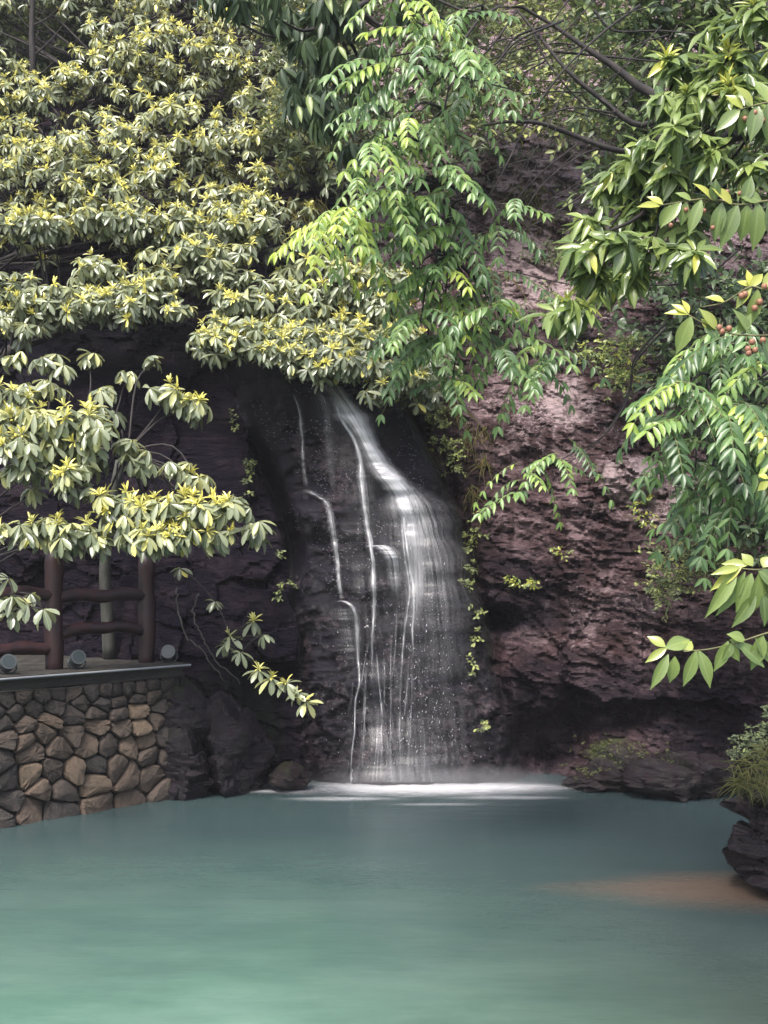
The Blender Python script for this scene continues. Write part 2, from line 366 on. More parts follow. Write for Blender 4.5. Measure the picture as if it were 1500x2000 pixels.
ER_V = [600, 760, 830, 930, 1000, 1100, 1200, 1300, 1420, 1530, 1660]; ER_U = [660, 745, 800, 850, 880, 903, 925, 945, 980, 1012, 1030]
EL_V = [560, 700, 800, 880, 960, 1060, 1200, 1350, 1540, 1660]; EL_U = [420, 442, 478, 518, 535, 572, 590, 600, 610, 610]
def cliff_fields(u, v):
    Y = base_depth(u, v)
    X = (u - 750) / F * Y; Z = H + (1100 - v) / F * Y
    er = np.interp(v, ER_V, ER_U) + 9 * fbm(v / 60, u * 0, s=3, o=2); el = np.interp(v, EL_V, EL_U) + 12 * fbm(v / 70, u * 0, s=5, o=2)
    band = sst(560, 760, v)
    right = sst(0, 26, u - er) * band; left = sst(0, 16, el - u) * band
    slab = (1 - right) * (1 - left) * sst(600, 700, v)
    Y = Y + .22 * right * (1 - .7 * sst(1200, 1500, v)) + .35 * np.exp(-((u - er - 22) / 16) ** 2) * band * (1 - .6 * sst(1250, 1450, v))
    Y = Y - .22 * slab * np.clip(1 - ((u - (er + el) / 2) / (.5 * (er - el) + 1)) ** 2, 0, 1)
    Y = Y + .55 * np.exp(-((u - el) / 15) ** 2) * band * sst(820, 900, v) * (1 - sst(1060, 1160, v)) + .15 * np.exp(-((u - el) / 9) ** 2) * band
    wx = X + .12 * fbm(X * 1.3, Z * 1.3, s=50, o=3); wz = Z + .12 * fbm(X * 1.3 + 9, Z * 1.3, s=60, o=3)
    smoothL = blob(u, v, 400, 950, 80, 130) + blob(u, v, 150, 800, 250, 260) * .6
    smoothL = np.clip(smoothL, 0, .9)
    # big plates, slate layers, chips
    big = facets(wx, wz, .75, 1, -.5, 1.7); mid = facets(wx, wz, .26, 2, -.45, 2.4); sm = facets(wx, wz, .09, 3, -.35, 2.6); tn = facets(wx, wz, .045, 4, -.2, 2.0)
    ridge = 1 - np.abs(fbm(wx * 1.1 - wz * .6, wz * 3.6 + wx * 1.6, s=80, o=4))
    AR = right * (1 - .3 * sst(900, 700, v))
    d_r = .07 * big + .045 * mid + .046 * sm + .030 * tn - .13 * ridge - .05 * (1 - np.abs(fbm(wx * 2.6 - wz, wz * 8 + wx * 2.5, s=85, o=3)))
    d_r = d_r * (.62 + .45 * sst(-.15, .25, fbm(X * .9 + 4, Z * .7, s=98, o=3))) + .06 * fbm(X * 1.5, Z * 1.2, s=99, o=3)
    led = fbm(X * 2.2, Z * 7, s=90, o=4)
    d_s = .03 * big + .035 * facets(wx, wz, .24, 12, .25, 1.6) + .030 * facets(wx, wz, .085, 13, .3, 1.8) + .020 * facets(wx, wz, .045, 14, .1, 1.9) + .04 * led + .050 * fbm(X * 11, Z * 18, s=95, o=3) * (.4 + .6 * sst(-.2, .4, fbm(X * 1.5, Z * 1.5, s=97)))
    d_l = (.12 * facets(wx, wz, .9, 21, -.1, 1.0, .6) + .06 * facets(wx, wz, .35, 22, .2, 1.2)) * (1 - .6 * smoothL) + (.02 * sm + .05 * fbm(X * 2, Z * 2, s=33)) * (1 - smoothL)
    Y = Y + d_r * AR + d_s * slab + d_l * left * (1 - right) + (d_r * (1 - band))
    # recesses and overhangs of the right cliff
    led_v = np.interp(u, [900, 950, 1080, 1180, 1300, 1420, 1600], [1150, 1165, 1300, 1375, 1355, 1375, 1390]) + 14 * fbm(u / 40, v * 0, s=7, o=2)
    under = sst(0, 14, v - led_v) * (1 - sst(60, 190, v - led_v)) * sst(1080, 1130, u) * (1 - sst(1400, 1480, u))
    Y = Y + .38 * under
    Y = Y + .55 * blob(u, v, 1085, 1455, 75, 55) + .45 * blob(u, v, 975, 1210, 38, 26) + .25 * blob(u, v, 930, 985, 18, 40) + .3 * blob(u, v, 1190, 1400, 70, 22)
    Y = Y - .22 * blob(u, v, 1050, 1330, 60, 70) - .16 * blob(u, v, 1320, 1450, 120, 60) - .18 * blob(u, v, 985, 1350, 40, 90)
    Y = Y - .30 * blob(u, v, 1220, 930, 60, 40) - .15 * blob(u, v, 1040, 820, 90, 70) - .2 * blob(u, v, 600, 1010, 40, 34) - .16 * blob(u, v, 760, 1085, 34, 20) - .16 * blob(u, v, 690, 1190, 30, 16) - .12 * blob(u, v, 790, 940, 30, 22)
    return Y, X, Z, slab, right, left, er, el
def cliff_Y(u, v):
    u = np.atleast_1d(np.asarray(u, float)); v = np.atleast_1d(np.asarray(v, float)); return cliff_fields(u, v)[0]
STEP = 4
gu = np.arange(-500, 2000 + 1, STEP, dtype=float); gv = np.arange(-350, 1640 + 1, STEP, dtype=float)
UU, VV_ = np.meshgrid(gu, gv); uu, vv = UU.ravel(), VV_.ravel()
Yc, Xc, Zc, slab, right, left, er, el = cliff_fields(uu, vv)
ju = 1.6 * fbm(uu / 9, vv / 9, s=200, o=2); jv = 1.6 * fbm(uu / 9 + 50, vv / 9, s=210, o=2)
CV = np.stack([(uu + ju - 750) / F * Yc, Yc, H + (1100 - vv - jv) / F * Yc], 1)
pale = .68 * sst(760, 500, vv) + .9 * blob(uu, vv, 1130, 370, 110, 190) + .95 * blob(uu, vv, 1110, 780, 45, 45) + 1.1 * blob(uu, vv, 1225, 935, 48, 34) + .5 * blob(uu, vv, 1080, 560, 90, 110) + .3 * blob(uu, vv, 980, 800, 90, 90) + .25 * blob(uu, vv, 1180, 900, 170, 150) + .45 * blob(uu, vv, 1300, 960, 80, 60) + .25 * blob(uu, vv, 1180, 1200, 160, 90) + .75 * blob(uu, vv, 720, 490, 60, 40) + .5 * blob(uu, vv, 850, 700, 60, 60) + .25 * right
pale = pale * (1 - .75 * slab) * sst(560, 700, uu) + .05 * slab
moss = .62 * np.exp(-((uu - er - 8) / 20) ** 2) * sst(720, 800, vv) * (1 - .6 * sst(1250, 1500, vv)) + .75 * blob(uu, vv, 1200, 1470, 80, 45) + .5 * blob(uu, vv, 1330, 1530, 140, 26) + .45 * blob(uu, vv, 470, 1400, 90, 130) * left + .28 * left * sst(1050, 1200, vv) + .35 * sst(300, 0, vv)
wet = .9 * sst(760, 620, uu) * sst(760, 640, vv) + slab * (1 - .15 * sst(1300, 1500, vv)) + .95 * left + .75 * sst(1000, 1420, vv) * right * sst(-.5, .2, fbm(uu / 90, vv / 60, s=610, o=3) + sst(1250, 1420, vv)) * (1 - .5 * blob(uu, vv, 1200, 1470, 90, 60)) + .55 * blob(uu, vv, 1000, 1180, 90, 110) * right  # soaked slab; left rock carries painted canopy shade; upper left simply darkened
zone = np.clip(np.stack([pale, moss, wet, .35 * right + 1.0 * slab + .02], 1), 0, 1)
nu, nv = len(gu), len(gv); idx = np.arange(nu * nv).reshape(nv, nu)
Q = np.stack([idx[:-1, :-1], idx[1:, :-1], idx[1:, 1:], idx[:-1, 1:]], -1).reshape(-1, 4)
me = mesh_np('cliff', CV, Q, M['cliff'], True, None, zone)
try: me.set_sharp_from_angle(angle=radians(32))
except Exception: pass
props(link('cliff', me), 'dark, partly soaked rock cliff behind the waterfall and pool, purple brown and layered to the right', None, None, 'structure')

# hillside behind, ground, pool bed
n = 40; gx, gy = np.meshgrid(np.linspace(-40, 40, n), np.linspace(16, 60, n)); gz = 6 + (gy - 16) * .42 + 1.5 * fbm(gx * .15, gy * .15, s=300)
idx = np.arange(n * n).reshape(n, n); Qh = np.stack([idx[:-1, :-1], idx[:-1, 1:], idx[1:, 1:], idx[1:, :-1]], -1).reshape(-1, 4)
props(link('hillside', mesh_np('hillside', np.stack([gx.ravel(), gy.ravel(), gz.ravel()], 1), Qh, M['soil'])), kind='structure')
props(link('ground', mesh_np('ground', [(-150, -150, -1.4), (150, -150, -1.4), (150, 150, -1.4), (-150, 150, -1.4)], [(0, 1, 2, 3)], M['soil'])), kind='structure')

# water
def water_mat():
    m, t, out = newmat('pool_water')
    g = nd(t, 'ShaderNodeTexCoord'); s = nd(t, 'ShaderNodeSeparateXYZ', {0: g.outputs['Object']})
    # silty brown shallows by the right bank, milky green elsewhere
    dx = math_(t, 'SUBTRACT', s.outputs[0], 2.9); dy = math_(t, 'SUBTRACT', s.outputs[1], 7.75)
    wob = math_(t, 'MULTIPLY', math_(t, 'SUBTRACT', noise(t, 1.2, 4, .6, mapping(t, (.5, 1.3, 1))), .5), .8)
    d = math_(t, 'SQRT', math_(t, 'ADD', math_(t, 'POWER', math_(t, 'MULTIPLY', dx, .55), 2), math_(t, 'POWER', math_(t, 'MULTIPLY', dy, 1.7), 2)))
    silt = ramp(t, math_(t, 'ADD', d, wob), [(.0, (1, 1, 1)), (.5, (.6,) * 3), (1.25, (0, 0, 0))])
    big = ramp(t, noise(t, .9, 4, .6, mapping(t, (.8, 1.4, 1))), [(.35, (0, 0, 0)), (.65, (1, 1, 1))])
    base = mixc(t, big, (.125, .235, .172), (.165, .275, .21))
    # darker and greyer towards the right side
    right_tint = ramp(t, math_(t, 'ADD', math_(t, 'MULTIPLY', s.outputs[0], .22), .45), [(.3, (0, 0, 0)), (.88, (1, 1, 1))])
    base = mixc(t, math_(t, 'MULTIPLY', right_tint, .95), base, (.050, .063, .050))
    far_refl = ramp(t, math_(t, 'MULTIPLY', s.outputs[1], .1), [(.48, (0, 0, 0)), (.66, (.55,) * 3), (.95, (1, 1, 1))])  # darker with distance: dark cliff reflection painted into the water colour
    base = mixc(t, math_(t, 'MULTIPLY', far_refl, .95), mixc(t, ramp(t, noise(t, 1.3, 5, .65, mapping(t, (.7, 1.5, 1))), [(.35, (0, 0, 0)), (.65, (1, 1, 1))]), base, (.72, .76, .78), 'MULTIPLY'), (.034, .054, .060))
    col = mixc(t, math_(t, 'MULTIPLY', silt, .78), base, (.17, .105, .072))
    w1 = noise(t, 2.2, 3, .5, mapping(t, (1, 3.0, 1))); w2 = noise(t, 9, 3, .5, mapping(t, (.8, 2.5, 1)))
    b = nd(t, 'ShaderNodeBump', {'Strength': .15, 'Distance': .03, 'Height': math_(t, 'ADD', w1, math_(t, 'MULTIPLY', w2, .3))})
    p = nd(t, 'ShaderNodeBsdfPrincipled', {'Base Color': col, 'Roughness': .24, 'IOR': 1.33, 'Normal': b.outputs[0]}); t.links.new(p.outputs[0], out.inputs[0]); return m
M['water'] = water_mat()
nwx, nwy = 60, 50; gx, gy = np.meshgrid(np.linspace(-14, 14, nwx), np.linspace(-6, 13.2, nwy)); idx = np.arange(nwx * nwy).reshape(nwy, nwx)
Qw = np.stack([idx[:-1, :-1], idx[:-1, 1:], idx[1:, 1:], idx[1:, :-1]], -1).reshape(-1, 4)
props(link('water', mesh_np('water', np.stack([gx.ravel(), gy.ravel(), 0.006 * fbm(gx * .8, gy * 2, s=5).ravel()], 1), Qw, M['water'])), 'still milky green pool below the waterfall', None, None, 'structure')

# ------------------------------------------------------------------ stone wall, terrace, railing
A = np.array([-3.29, 9.65]); Bp = np.array([-2.0, 10.92]); D2 = (Bp - A) / np.linalg.norm(Bp - A); N2 = np.array([D2[1], -D2[0]])   # N2 faces the pool
d3 = np.array([D2[0], D2[1], 0]); n3 = np.array([N2[0], N2[1], 0]); z3 = np.array([0, 0, 1.])
def onwall(s, z, off=0): p = A + D2 * s + N2 * off; return np.array([p[0], p[1], z])
def s_at(u, off=0):
    k = (u - 750) / F; p = A + N2 * off
    return (k * p[1] - p[0]) / (D2[0] - k * D2[1])
L1 = s_at(352); L0 = -3.2; TOP = 1.25
wall = empty('stone_wall', onwall((L0 + L1) / 2, 0), 'retaining wall of irregular brown and grey stones rising from the pool under the log railing', 'wall')
put('mortar', MB().box(onwall((L0 + L1) / 2, .48, -.22), d3, n3, z3, (L1 - L0) / 2, .20, .765).mesh('mortar', M['mortar'], False), wall)
put('coping', MB().box(onwall((L0 + L1) / 2 + .02, TOP + .018, -.14), d3, n3, z3, (L1 - L0) / 2 + .05, .21, .020).mesh('coping', M['mortar'], False), wall)
put('coping_edge', MB().tube([onwall(s, TOP + .022, .075) for s in np.linspace(L0, L1 + .07, 8)], .010, 8).mesh('coping_edge', M['cap'], False), wall)
put('ledge', MB().box(onwall((L0 + L1) / 2, TOP - .045, -.10), d3, n3, z3, (L1 - L0) / 2, .13, .04).mesh('ledge', M['mortar'], False), wall)
pts = [onwall(s, 1.155 + .012 * math.sin(i * 1.7) + .01 * s, .075) for i, s in enumerate(np.linspace(L0, L1 - .05, 14))]
put('cable', MB().tube(smooth_path(pts, 50), .004, 5).mesh('cable', M['mortar']), wall)
def clip(poly, a, b):   # keep the side of the bisector nearer to a
    m = (a + b) / 2; nn = b - a; out = []
    for i in range(len(poly)):
        p, q = poly[i], poly[(i + 1) % len(poly)]; dp, dq = np.dot(p - m, nn), np.dot(q - m, nn)
        if dp <= 0: out.append(p)
        if dp * dq < 0: out.append(p + (q - p) * dp / (dp - dq))
    return out
seeds = []
for (z0, hrow, wrow) in ((-.28, .23, .40), (-.06, .22, .34), (.15, .20, .30), (.34, .18, .27), (.51, .17, .24), (.67, .15, .22), (.81, .14, .21), (.94, .11, .19), (1.05, .09, .16)):
    k = 0; s = L0 + R.uniform(0, wrow)
    while s < L1 + .3:
        seeds.append(np.array([s, z0 + hrow / 2 + R.uniform(-.3, .3) * hrow])); s += wrow * R.uniform(.7, 1.3)
seeds = np.array(seeds)
for i, a in enumerate(seeds):
    poly = [np.array(q) for q in ((max(L0, a[0] - 1), -.35), (min(L1, a[0] + 1), -.35), (min(L1, a[0] + 1), 1.165), (max(L0, a[0] - 1), 1.165))]
    if a[0] > L1 or a[0] < L0: continue
    for j in np.argsort(np.sum((seeds - a) ** 2, 1))[1:16]: poly = clip(poly, a, seeds[j])
    if len(poly) < 3: continue
    poly = np.array(poly); c = poly.mean(0)
    for _ in range(2):
        nx = np.roll(poly, -1, 0); poly = np.stack([poly * .80 + nx * .20, poly * .20 + nx * .80], 1).reshape(-1, 2)
    dd = np.linalg.norm(poly - c, axis=1).mean(); g = 1 - .005 / max(dd, .03)
    if dd < .03: continue
    small = c[1] > .88
    th = R.uniform(.03, .06) if small else R.uniform(.04, .085)
    tx, tz = R.uniform(-.25, .25), R.uniform(-.25, .2)
    V, Fc = [], []; m = len(poly)
    for rr, dp in ((1.0, -.06), (1.0, .30), (.88, .85), (.5, 1.0)):
        for kx, q in enumerate(poly):
            w = c + (q - c) * g * rr * (1 + .10 * R.uniform(-1, 1) * (rr < 1)); o = dp * th + ((w[0] - c[0]) * tx + (w[1] - c[1]) * tz) * (dp > 0) + R.uniform(-.008, .006) * (rr < 1)
            V.append(onwall(w[0], w[1], o + .0) - onwall(c[0], c[1]))
    V.append(np.mean(V[-m:], 0) + n3 * .004)
    for r_ in range(3):
        for k in range(m): Fc.append((r_ * m + k, r_ * m + (k + 1) % m, (r_ + 1) * m + (k + 1) % m, (r_ + 1) * m + k))
    for k in range(m): Fc.append((3 * m + k, 3 * m + (k + 1) % m, 4 * m))
    tone = R.choice([.05, .12, .22, .32, .4, .46, .52, .6, .75]) if not small else R.uniform(0, .3)
    if c[0] > L1 - .25: tone *= .4
    me = mesh_np('stone', np.array(V), Fc, M['stone'], True, None, None, tone)
    try: me.set_sharp_from_angle(angle=radians(38))
    except Exception: pass
    o = link('stone', me, wall); o.location = onwall(c[0], c[1]) - np.array(wall.location)
# terrace floor behind the wall
fl = [onwall(L0 - 3, 1.22, -.35), onwall(L1, 1.22, -.35), (-2.0, 13.3, 1.22), (-9, 13.3, 1.22)]
Vt = np.array([list(p) for p in fl] + [[p[0], p[1], -.5] for p in fl])
props(link('terrace', mesh_np('terrace', Vt, [(0, 1, 2, 3), (0, 4, 5, 1), (1, 5, 6, 2), (2, 6, 7, 3), (3, 7, 4, 0), (7, 6, 5, 4)], M['mortar'], False)), 'earth terrace behind the stone wall', None, None, 'structure')
rail = empty('log_railing', onwall(s_at(200, -.32), TOP, -.32), 'rustic railing of round red brown logs standing on the terrace above the stone wall', 'railing')
def post(u, ztop, r=.083, off=-.32):
    s = s_at(u, off); pts = [onwall(s, z, off) + np.array([.006 * math.sin(z * 7 + u), 0, 0]) for z in np.linspace(1.2, ztop, 9)]
    rr = [r * (1 + .07 * math.sin(z * 11 + u)) for z in np.linspace(0, 1, 9)]; rr[-1] *= .85
    put('post', MB().tube(pts, rr, 14).mesh('post', M['redwood']), rail)
for u, zt in ((286, 2.36), (105, 2.42), (-95, 2.4), (-330, 2.4)): post(u, zt)
def railbar(u0, u1, z, arch, r):
    s0, s1 = s_at(u0, -.32), s_at(u1, -.32); pts = []
    for t in np.linspace(0, 1, 12): pts.append(onwall(s0 + (s1 - s0) * t, z + arch * math.sin(math.pi * t) + .012 * math.sin(t * 13 + u0), -.32))
    put('rail', MB().tube(pts, [r * (1 + .08 * math.sin(k * 1.9 + u0)) for k in range(12)], 12).mesh('rail', M['redwood']), rail)
railbar(105, 286, 1.955, .0, .062); railbar(105, 286, 1.60, .055, .057)
railbar(-95, 105, 1.98, .01, .06); railbar(-95, 105, 1.49, .0, .06); railbar(-330, -95, 1.97, 0, .06); railbar(-330, -95, 1.55, .04, .06)
# floodlights
lens = plain_mat('frosted_lens', (.035, .045, .05), .25, 0)
for u, off, lab in ((150, -.16, 'round grey floodlight on the wall coping between the two railing posts'), (330, -.16, 'round grey floodlight at the free end of the wall coping'), (14, -.16, 'round grey floodlight on the wall coping at the photo edge left of both posts')):
    s = s_at(u, off); c = onwall(s, TOP + .13, off); fl_ = empty('floodlight', onwall(s, TOP + .038, off), lab, 'floodlight', 'floodlights along the wall coping')
    ax = nrm(np.array([.5, -.8, .38]) if u != 330 else np.array([.05, -.9, .3]))
    put('housing', MB().tube([c - ax * .075, c - ax * .06, c, c + ax * .05, c + ax * .052], [.035, .055, .062, .066, .062], 18).mesh('housing', M['metal']), fl_)
    put('bezel', MB().tube([c + ax * .045, c + ax * .066], [.071, .069], 24).mesh('bezel', M['metal'], False), fl_)
    put('lens', MB().tube([c + ax * .060, c + ax * .068], [.056, .054], 24).mesh('lens', lens, False), fl_)
    sd = nrm(np.cross(ax, z3))
    put('bracket', MB().tube([c + sd * .078, c + sd * .08 - z3 * .05, onwall(s, TOP + .045, off) + sd * .05, onwall(s, TOP + .045, off) - sd * .05, c - sd * .08 - z3 * .05, c - sd * .078], .008, 6).mesh('bracket', M['metal']), fl_)
    for k in range(3): put('cooling_fin', MB().tube([c - ax * (.02 + .018 * k), c - ax * (.026 + .018 * k)], .068 - .003 * k, 16).mesh('cooling_fin', M['metal']), fl_)

# ------------------------------------------------------------------ boulders
def sphere_grid(n=36):
    th, ph = np.meshgrid(np.linspace(0, 2 * math.pi, n * 2, endpoint=False), np.linspace(.02, math.pi - .02, n)); V = np.stack([np.sin(ph) * np.cos(th), np.sin(ph) * np.sin(th), np.cos(ph)], -1).reshape(-1, 3)
    idx = np.arange(n * 2 * n).reshape(n, n * 2); nx = np.roll(idx, -1, 1); Qs = np.stack([idx[:-1], idx[1:], nx[1:], nx[:-1]], -1).reshape(-1, 4); return V, Qs
def boulder(c, rad, seed, label, moss_=.3, wet_=.4, mat='boulder', pale_=0.0, name='boulder', n=48, amp=.032):
    r = np.random.default_rng(seed); V, Qs = sphere_grid(n); pl = nrm(r.normal(size=(15, 3))); dd = r.uniform(.72, 1.05, 15)
    k = np.maximum(V @ pl.T, 1e-3); rad_ = np.min(np.where(k > .05, dd / k, 9), 1); rad_ = np.minimum(rad_, 1.25)
    Vs = V * rad_[:, None] * np.array(rad)
    f = amp * facets(Vs[:, 0] + Vs[:, 1] * .6, Vs[:, 2], .16, seed, -.4, 1.8) + amp * .4 * facets(Vs[:, 0] + .4 * Vs[:, 1], Vs[:, 2] + .3 * Vs[:, 1], .06, seed + 5, -.3, 2) + amp * fbm(*(Vs.T * 3), s=seed)
    Vs = Vs + V * f[:, None]
    me = mesh_np('boulder', Vs, Qs, M[mat], True, None, np.clip(np.stack([pale_ * np.ones(len(V)), moss_ * (.4 + .9 * np.clip(V[:, 2], 0, 1)), wet_ * np.ones(len(V))], 1), 0, 1))
    try: me.set_sharp_from_angle(angle=radians(35))
    except Exception: pass
    o = link(name, me); o.location = [float(x) for x in c]; return props(o, label, 'boulder')
boulder(P(455, 1470, 11.1), (.34, .3, .52), 11, 'tall brown boulder at the pool edge between the stone wall and the waterfall', .25, .85)
boulder(P(362, 1500, 10.86), (.24, .22, .36), 12, 'dark squat boulder against the right end of the stone wall', .4, .85)
boulder(P(572, 1522, 11.15), (.20, .16, .12), 13, 'small mossy stone at the waterline just left of the foam', .4, .5)
boulder(P(368, 1395, 11.0), (.25, .25, .35), 14, 'mossy dark boulder above the squat one beside the wall end', .45, .85)
boulder(P(1215, 1515, 11.35), (.46, .3, .22), 15, 'green mossy boulder at the waterline right of the dark recess', .35, .5, amp=.05)
boulder(P(1340, 1515, 11.0), (.55, .35, .20), 16, 'low mossy rock shelf at the foot of the right cliff', .3, .6, amp=.05)
boulder(P(1520, 1660, 7.75), (.27, .4, .31), 17, 'grey layered rock at the right bank with its pale foot in brown water', .1, .75, 'boulder', .25, n=70, amp=.05)
boulder(P(1575, 1575, 7.9), (.42, .5, .28), 18, 'dark rock under the grass tuft on the right bank', .5, .6, 'boulder', .0, n=70, amp=.06)
# right bank beyond the frame
n = 40; gx, gy = np.meshgrid(np.linspace(3.05, 14, n), np.linspace(-4, 11.5, n)); gz = -.75 + 1.3 * (gx - 3.05) ** .5 * .6 + .25 * fbm(gx, gy, s=400) + np.where(gy < 7, (gy - 7) * .02, 0) - 1.6 * sst(7.4, 6.0, gy) * sst(3.9, 2.9, gx)
idx = np.arange(n * n).reshape(n, n); Qh = np.stack([idx[:-1, :-1], idx[:-1, 1:], idx[1:, 1:], idx[1:, :-1]], -1).reshape(-1, 4)
props(link('riverbank', mesh_np('riverbank', np.stack([gx.ravel() , gy.ravel(), gz.ravel()], 1), Qh, M['soil'])), kind='structure')

#SECTION_WATERFALL
def fall_mat(name, streak=(8, 1.3), gain=1.9, lo=.26, hi=.60):
    m, t, out = newmat(name)
    uv = nd(t, 'ShaderNodeUVMap'); s = nd(t, 'ShaderNodeSeparateXYZ', {0: uv.outputs[0]})
    mp = nd(t, 'ShaderNodeMapping', {'Scale': (streak[0], streak[1], 1)}); t.links.new(uv.outputs[0], mp.inputs[0])
    obj = nd(t, 'ShaderNodeObjectInfo'); mp.inputs['Location'].default_value = (0, 0, 0); cmb = nd(t, 'ShaderNodeCombineXYZ', {0: math_(t, 'MULTIPLY', obj.outputs['Random'], 40)}); t.links.new(cmb.outputs[0], mp.inputs['Location'])
    n_ = noise(t, 1, 4, .6, mp.outputs[0])
    st = ramp(t, n_, [(lo, (0, 0, 0)), (hi, (1, 1, 1))])
    e = math_(t, 'SUBTRACT', 1, math_(t, 'ABSOLUTE', math_(t, 'SUBTRACT', math_(t, 'MULTIPLY', s.outputs[0], 2), 1)))
    e = math_(t, 'SMOOTH_MIN', math_(t, 'POWER', e, 2.0), 1)
    a_ = nd(t, 'ShaderNodeAttribute', attribute_name='tone')
    al = math_(t, 'MULTIPLY', math_(t, 'MULTIPLY', math_(t, 'MULTIPLY', st, e), a_.outputs['Fac']), gain, True)
    d = nd(t, 'ShaderNodeBsdfDiffuse', {'Color': (.88, .88, .92, 1)}); tl = nd(t, 'ShaderNodeBsdfTranslucent', {'Color': (.88, .88, .92, 1)}); gl = nd(t, 'ShaderNodeBsdfGlossy', {'Roughness': .3})
    a1 = nd(t, 'ShaderNodeMixShader', {0: .45, 1: d.outputs[0], 2: tl.outputs[0]}); a2 = nd(t, 'ShaderNodeMixShader', {0: .1, 1: a1.outputs[0], 2: gl.outputs[0]})
    tr = nd(t, 'ShaderNodeBsdfTransparent'); mx = nd(t, 'ShaderNodeMixShader', {0: al, 1: tr.outputs[0], 2: a2.outputs[0]}); t.links.new(mx.outputs[0], out.inputs[0]); return m
M['fall'] = fall_mat('falling_water'); M['veil'] = fall_mat('water_veil', (30, 1.4), .9, .30, .85)
wf = empty('waterfall', P(760, 1525, 11.5), 'thin white waterfall sliding down the dark soaked rock face into the pool', 'waterfall')
def ribbon(name, path, mat, off=.05, sides=7, n=70, bulge=.4, wob=1.3):
    """path: (u, v, width_px, strength). A curved band of water lying just off the rock."""
    path = np.array(path, float); c = smooth_path(path, n); c[:, 0] += wob * fbm(c[:, 1] / 22, c[:, 1] * 0, s=int(path[0, 0])) * np.linspace(.3, 1, n); c[:, 2] *= 1 + .35 * fbm(c[:, 1] / 30, c[:, 1] * 0 + 3, s=int(path[0, 0])); c[:, 3] *= .92 + .22 * fbm(c[:, 1] / 26, c[:, 1] * 0 + 7, s=int(path[0, 0]))
    us = c[:, 0][:, None] + 1.35 * (1.0 + .35 * sst(12, 34, c[:, 2]))[:, None] * c[:, 2][:, None] * (np.linspace(-.5, .5, sides))[None]; vs = np.repeat(c[:, 1][:, None], sides, 1)
    Y = base_smooth(c[:, 0], c[:, 1]); hw = c[:, 2] / F * Y
    c[:, 3] *= .62 + .6 * sst(12, 26, c[:, 2]); YY = Y[:, None] - off - (hw * bulge)[:, None] * (1 - (np.linspace(-1, 1, sides) ** 2))[None]
    V = np.stack([(us - 750) / F * YY, YY, H + (1100 - vs) / F * YY], -1).reshape(-1, 3)
    idx = np.arange(n * sides).reshape(n, sides); Qr = np.stack([idx[:-1, :-1], idx[1:, :-1], idx[1:, 1:], idx[:-1, 1:]], -1).reshape(-1, 4)
    uv = np.stack([np.tile(np.linspace(0, 1, sides), n), np.repeat(c[:, 1] / 300, sides)], 1)
    ends = sst(0, .08, np.linspace(0, 1, n)) * (sst(1, .90, np.linspace(0, 1, n)) if path[-1, 1] < 1500 else 1)
    return put(name, mesh_np(name, V, Qr, mat, True, uv, None, np.repeat(np.clip(c[:, 3], 0, 2) * ends, sides)), wf)
def base_smooth(u, v):
    ys = [cliff_Y(np.asarray(u) + a, np.asarray(v) + b) for a in (-6, 0, 6) for b in (-6, 0, 8)]
    y = np.min(ys, 0); k = np.array([1, 2, 3, 2, 1.]) / 9; yp = np.pad(y, 2, mode='edge'); y2 = np.convolve(yp, k, 'valid'); return np.minimum(y, y2)
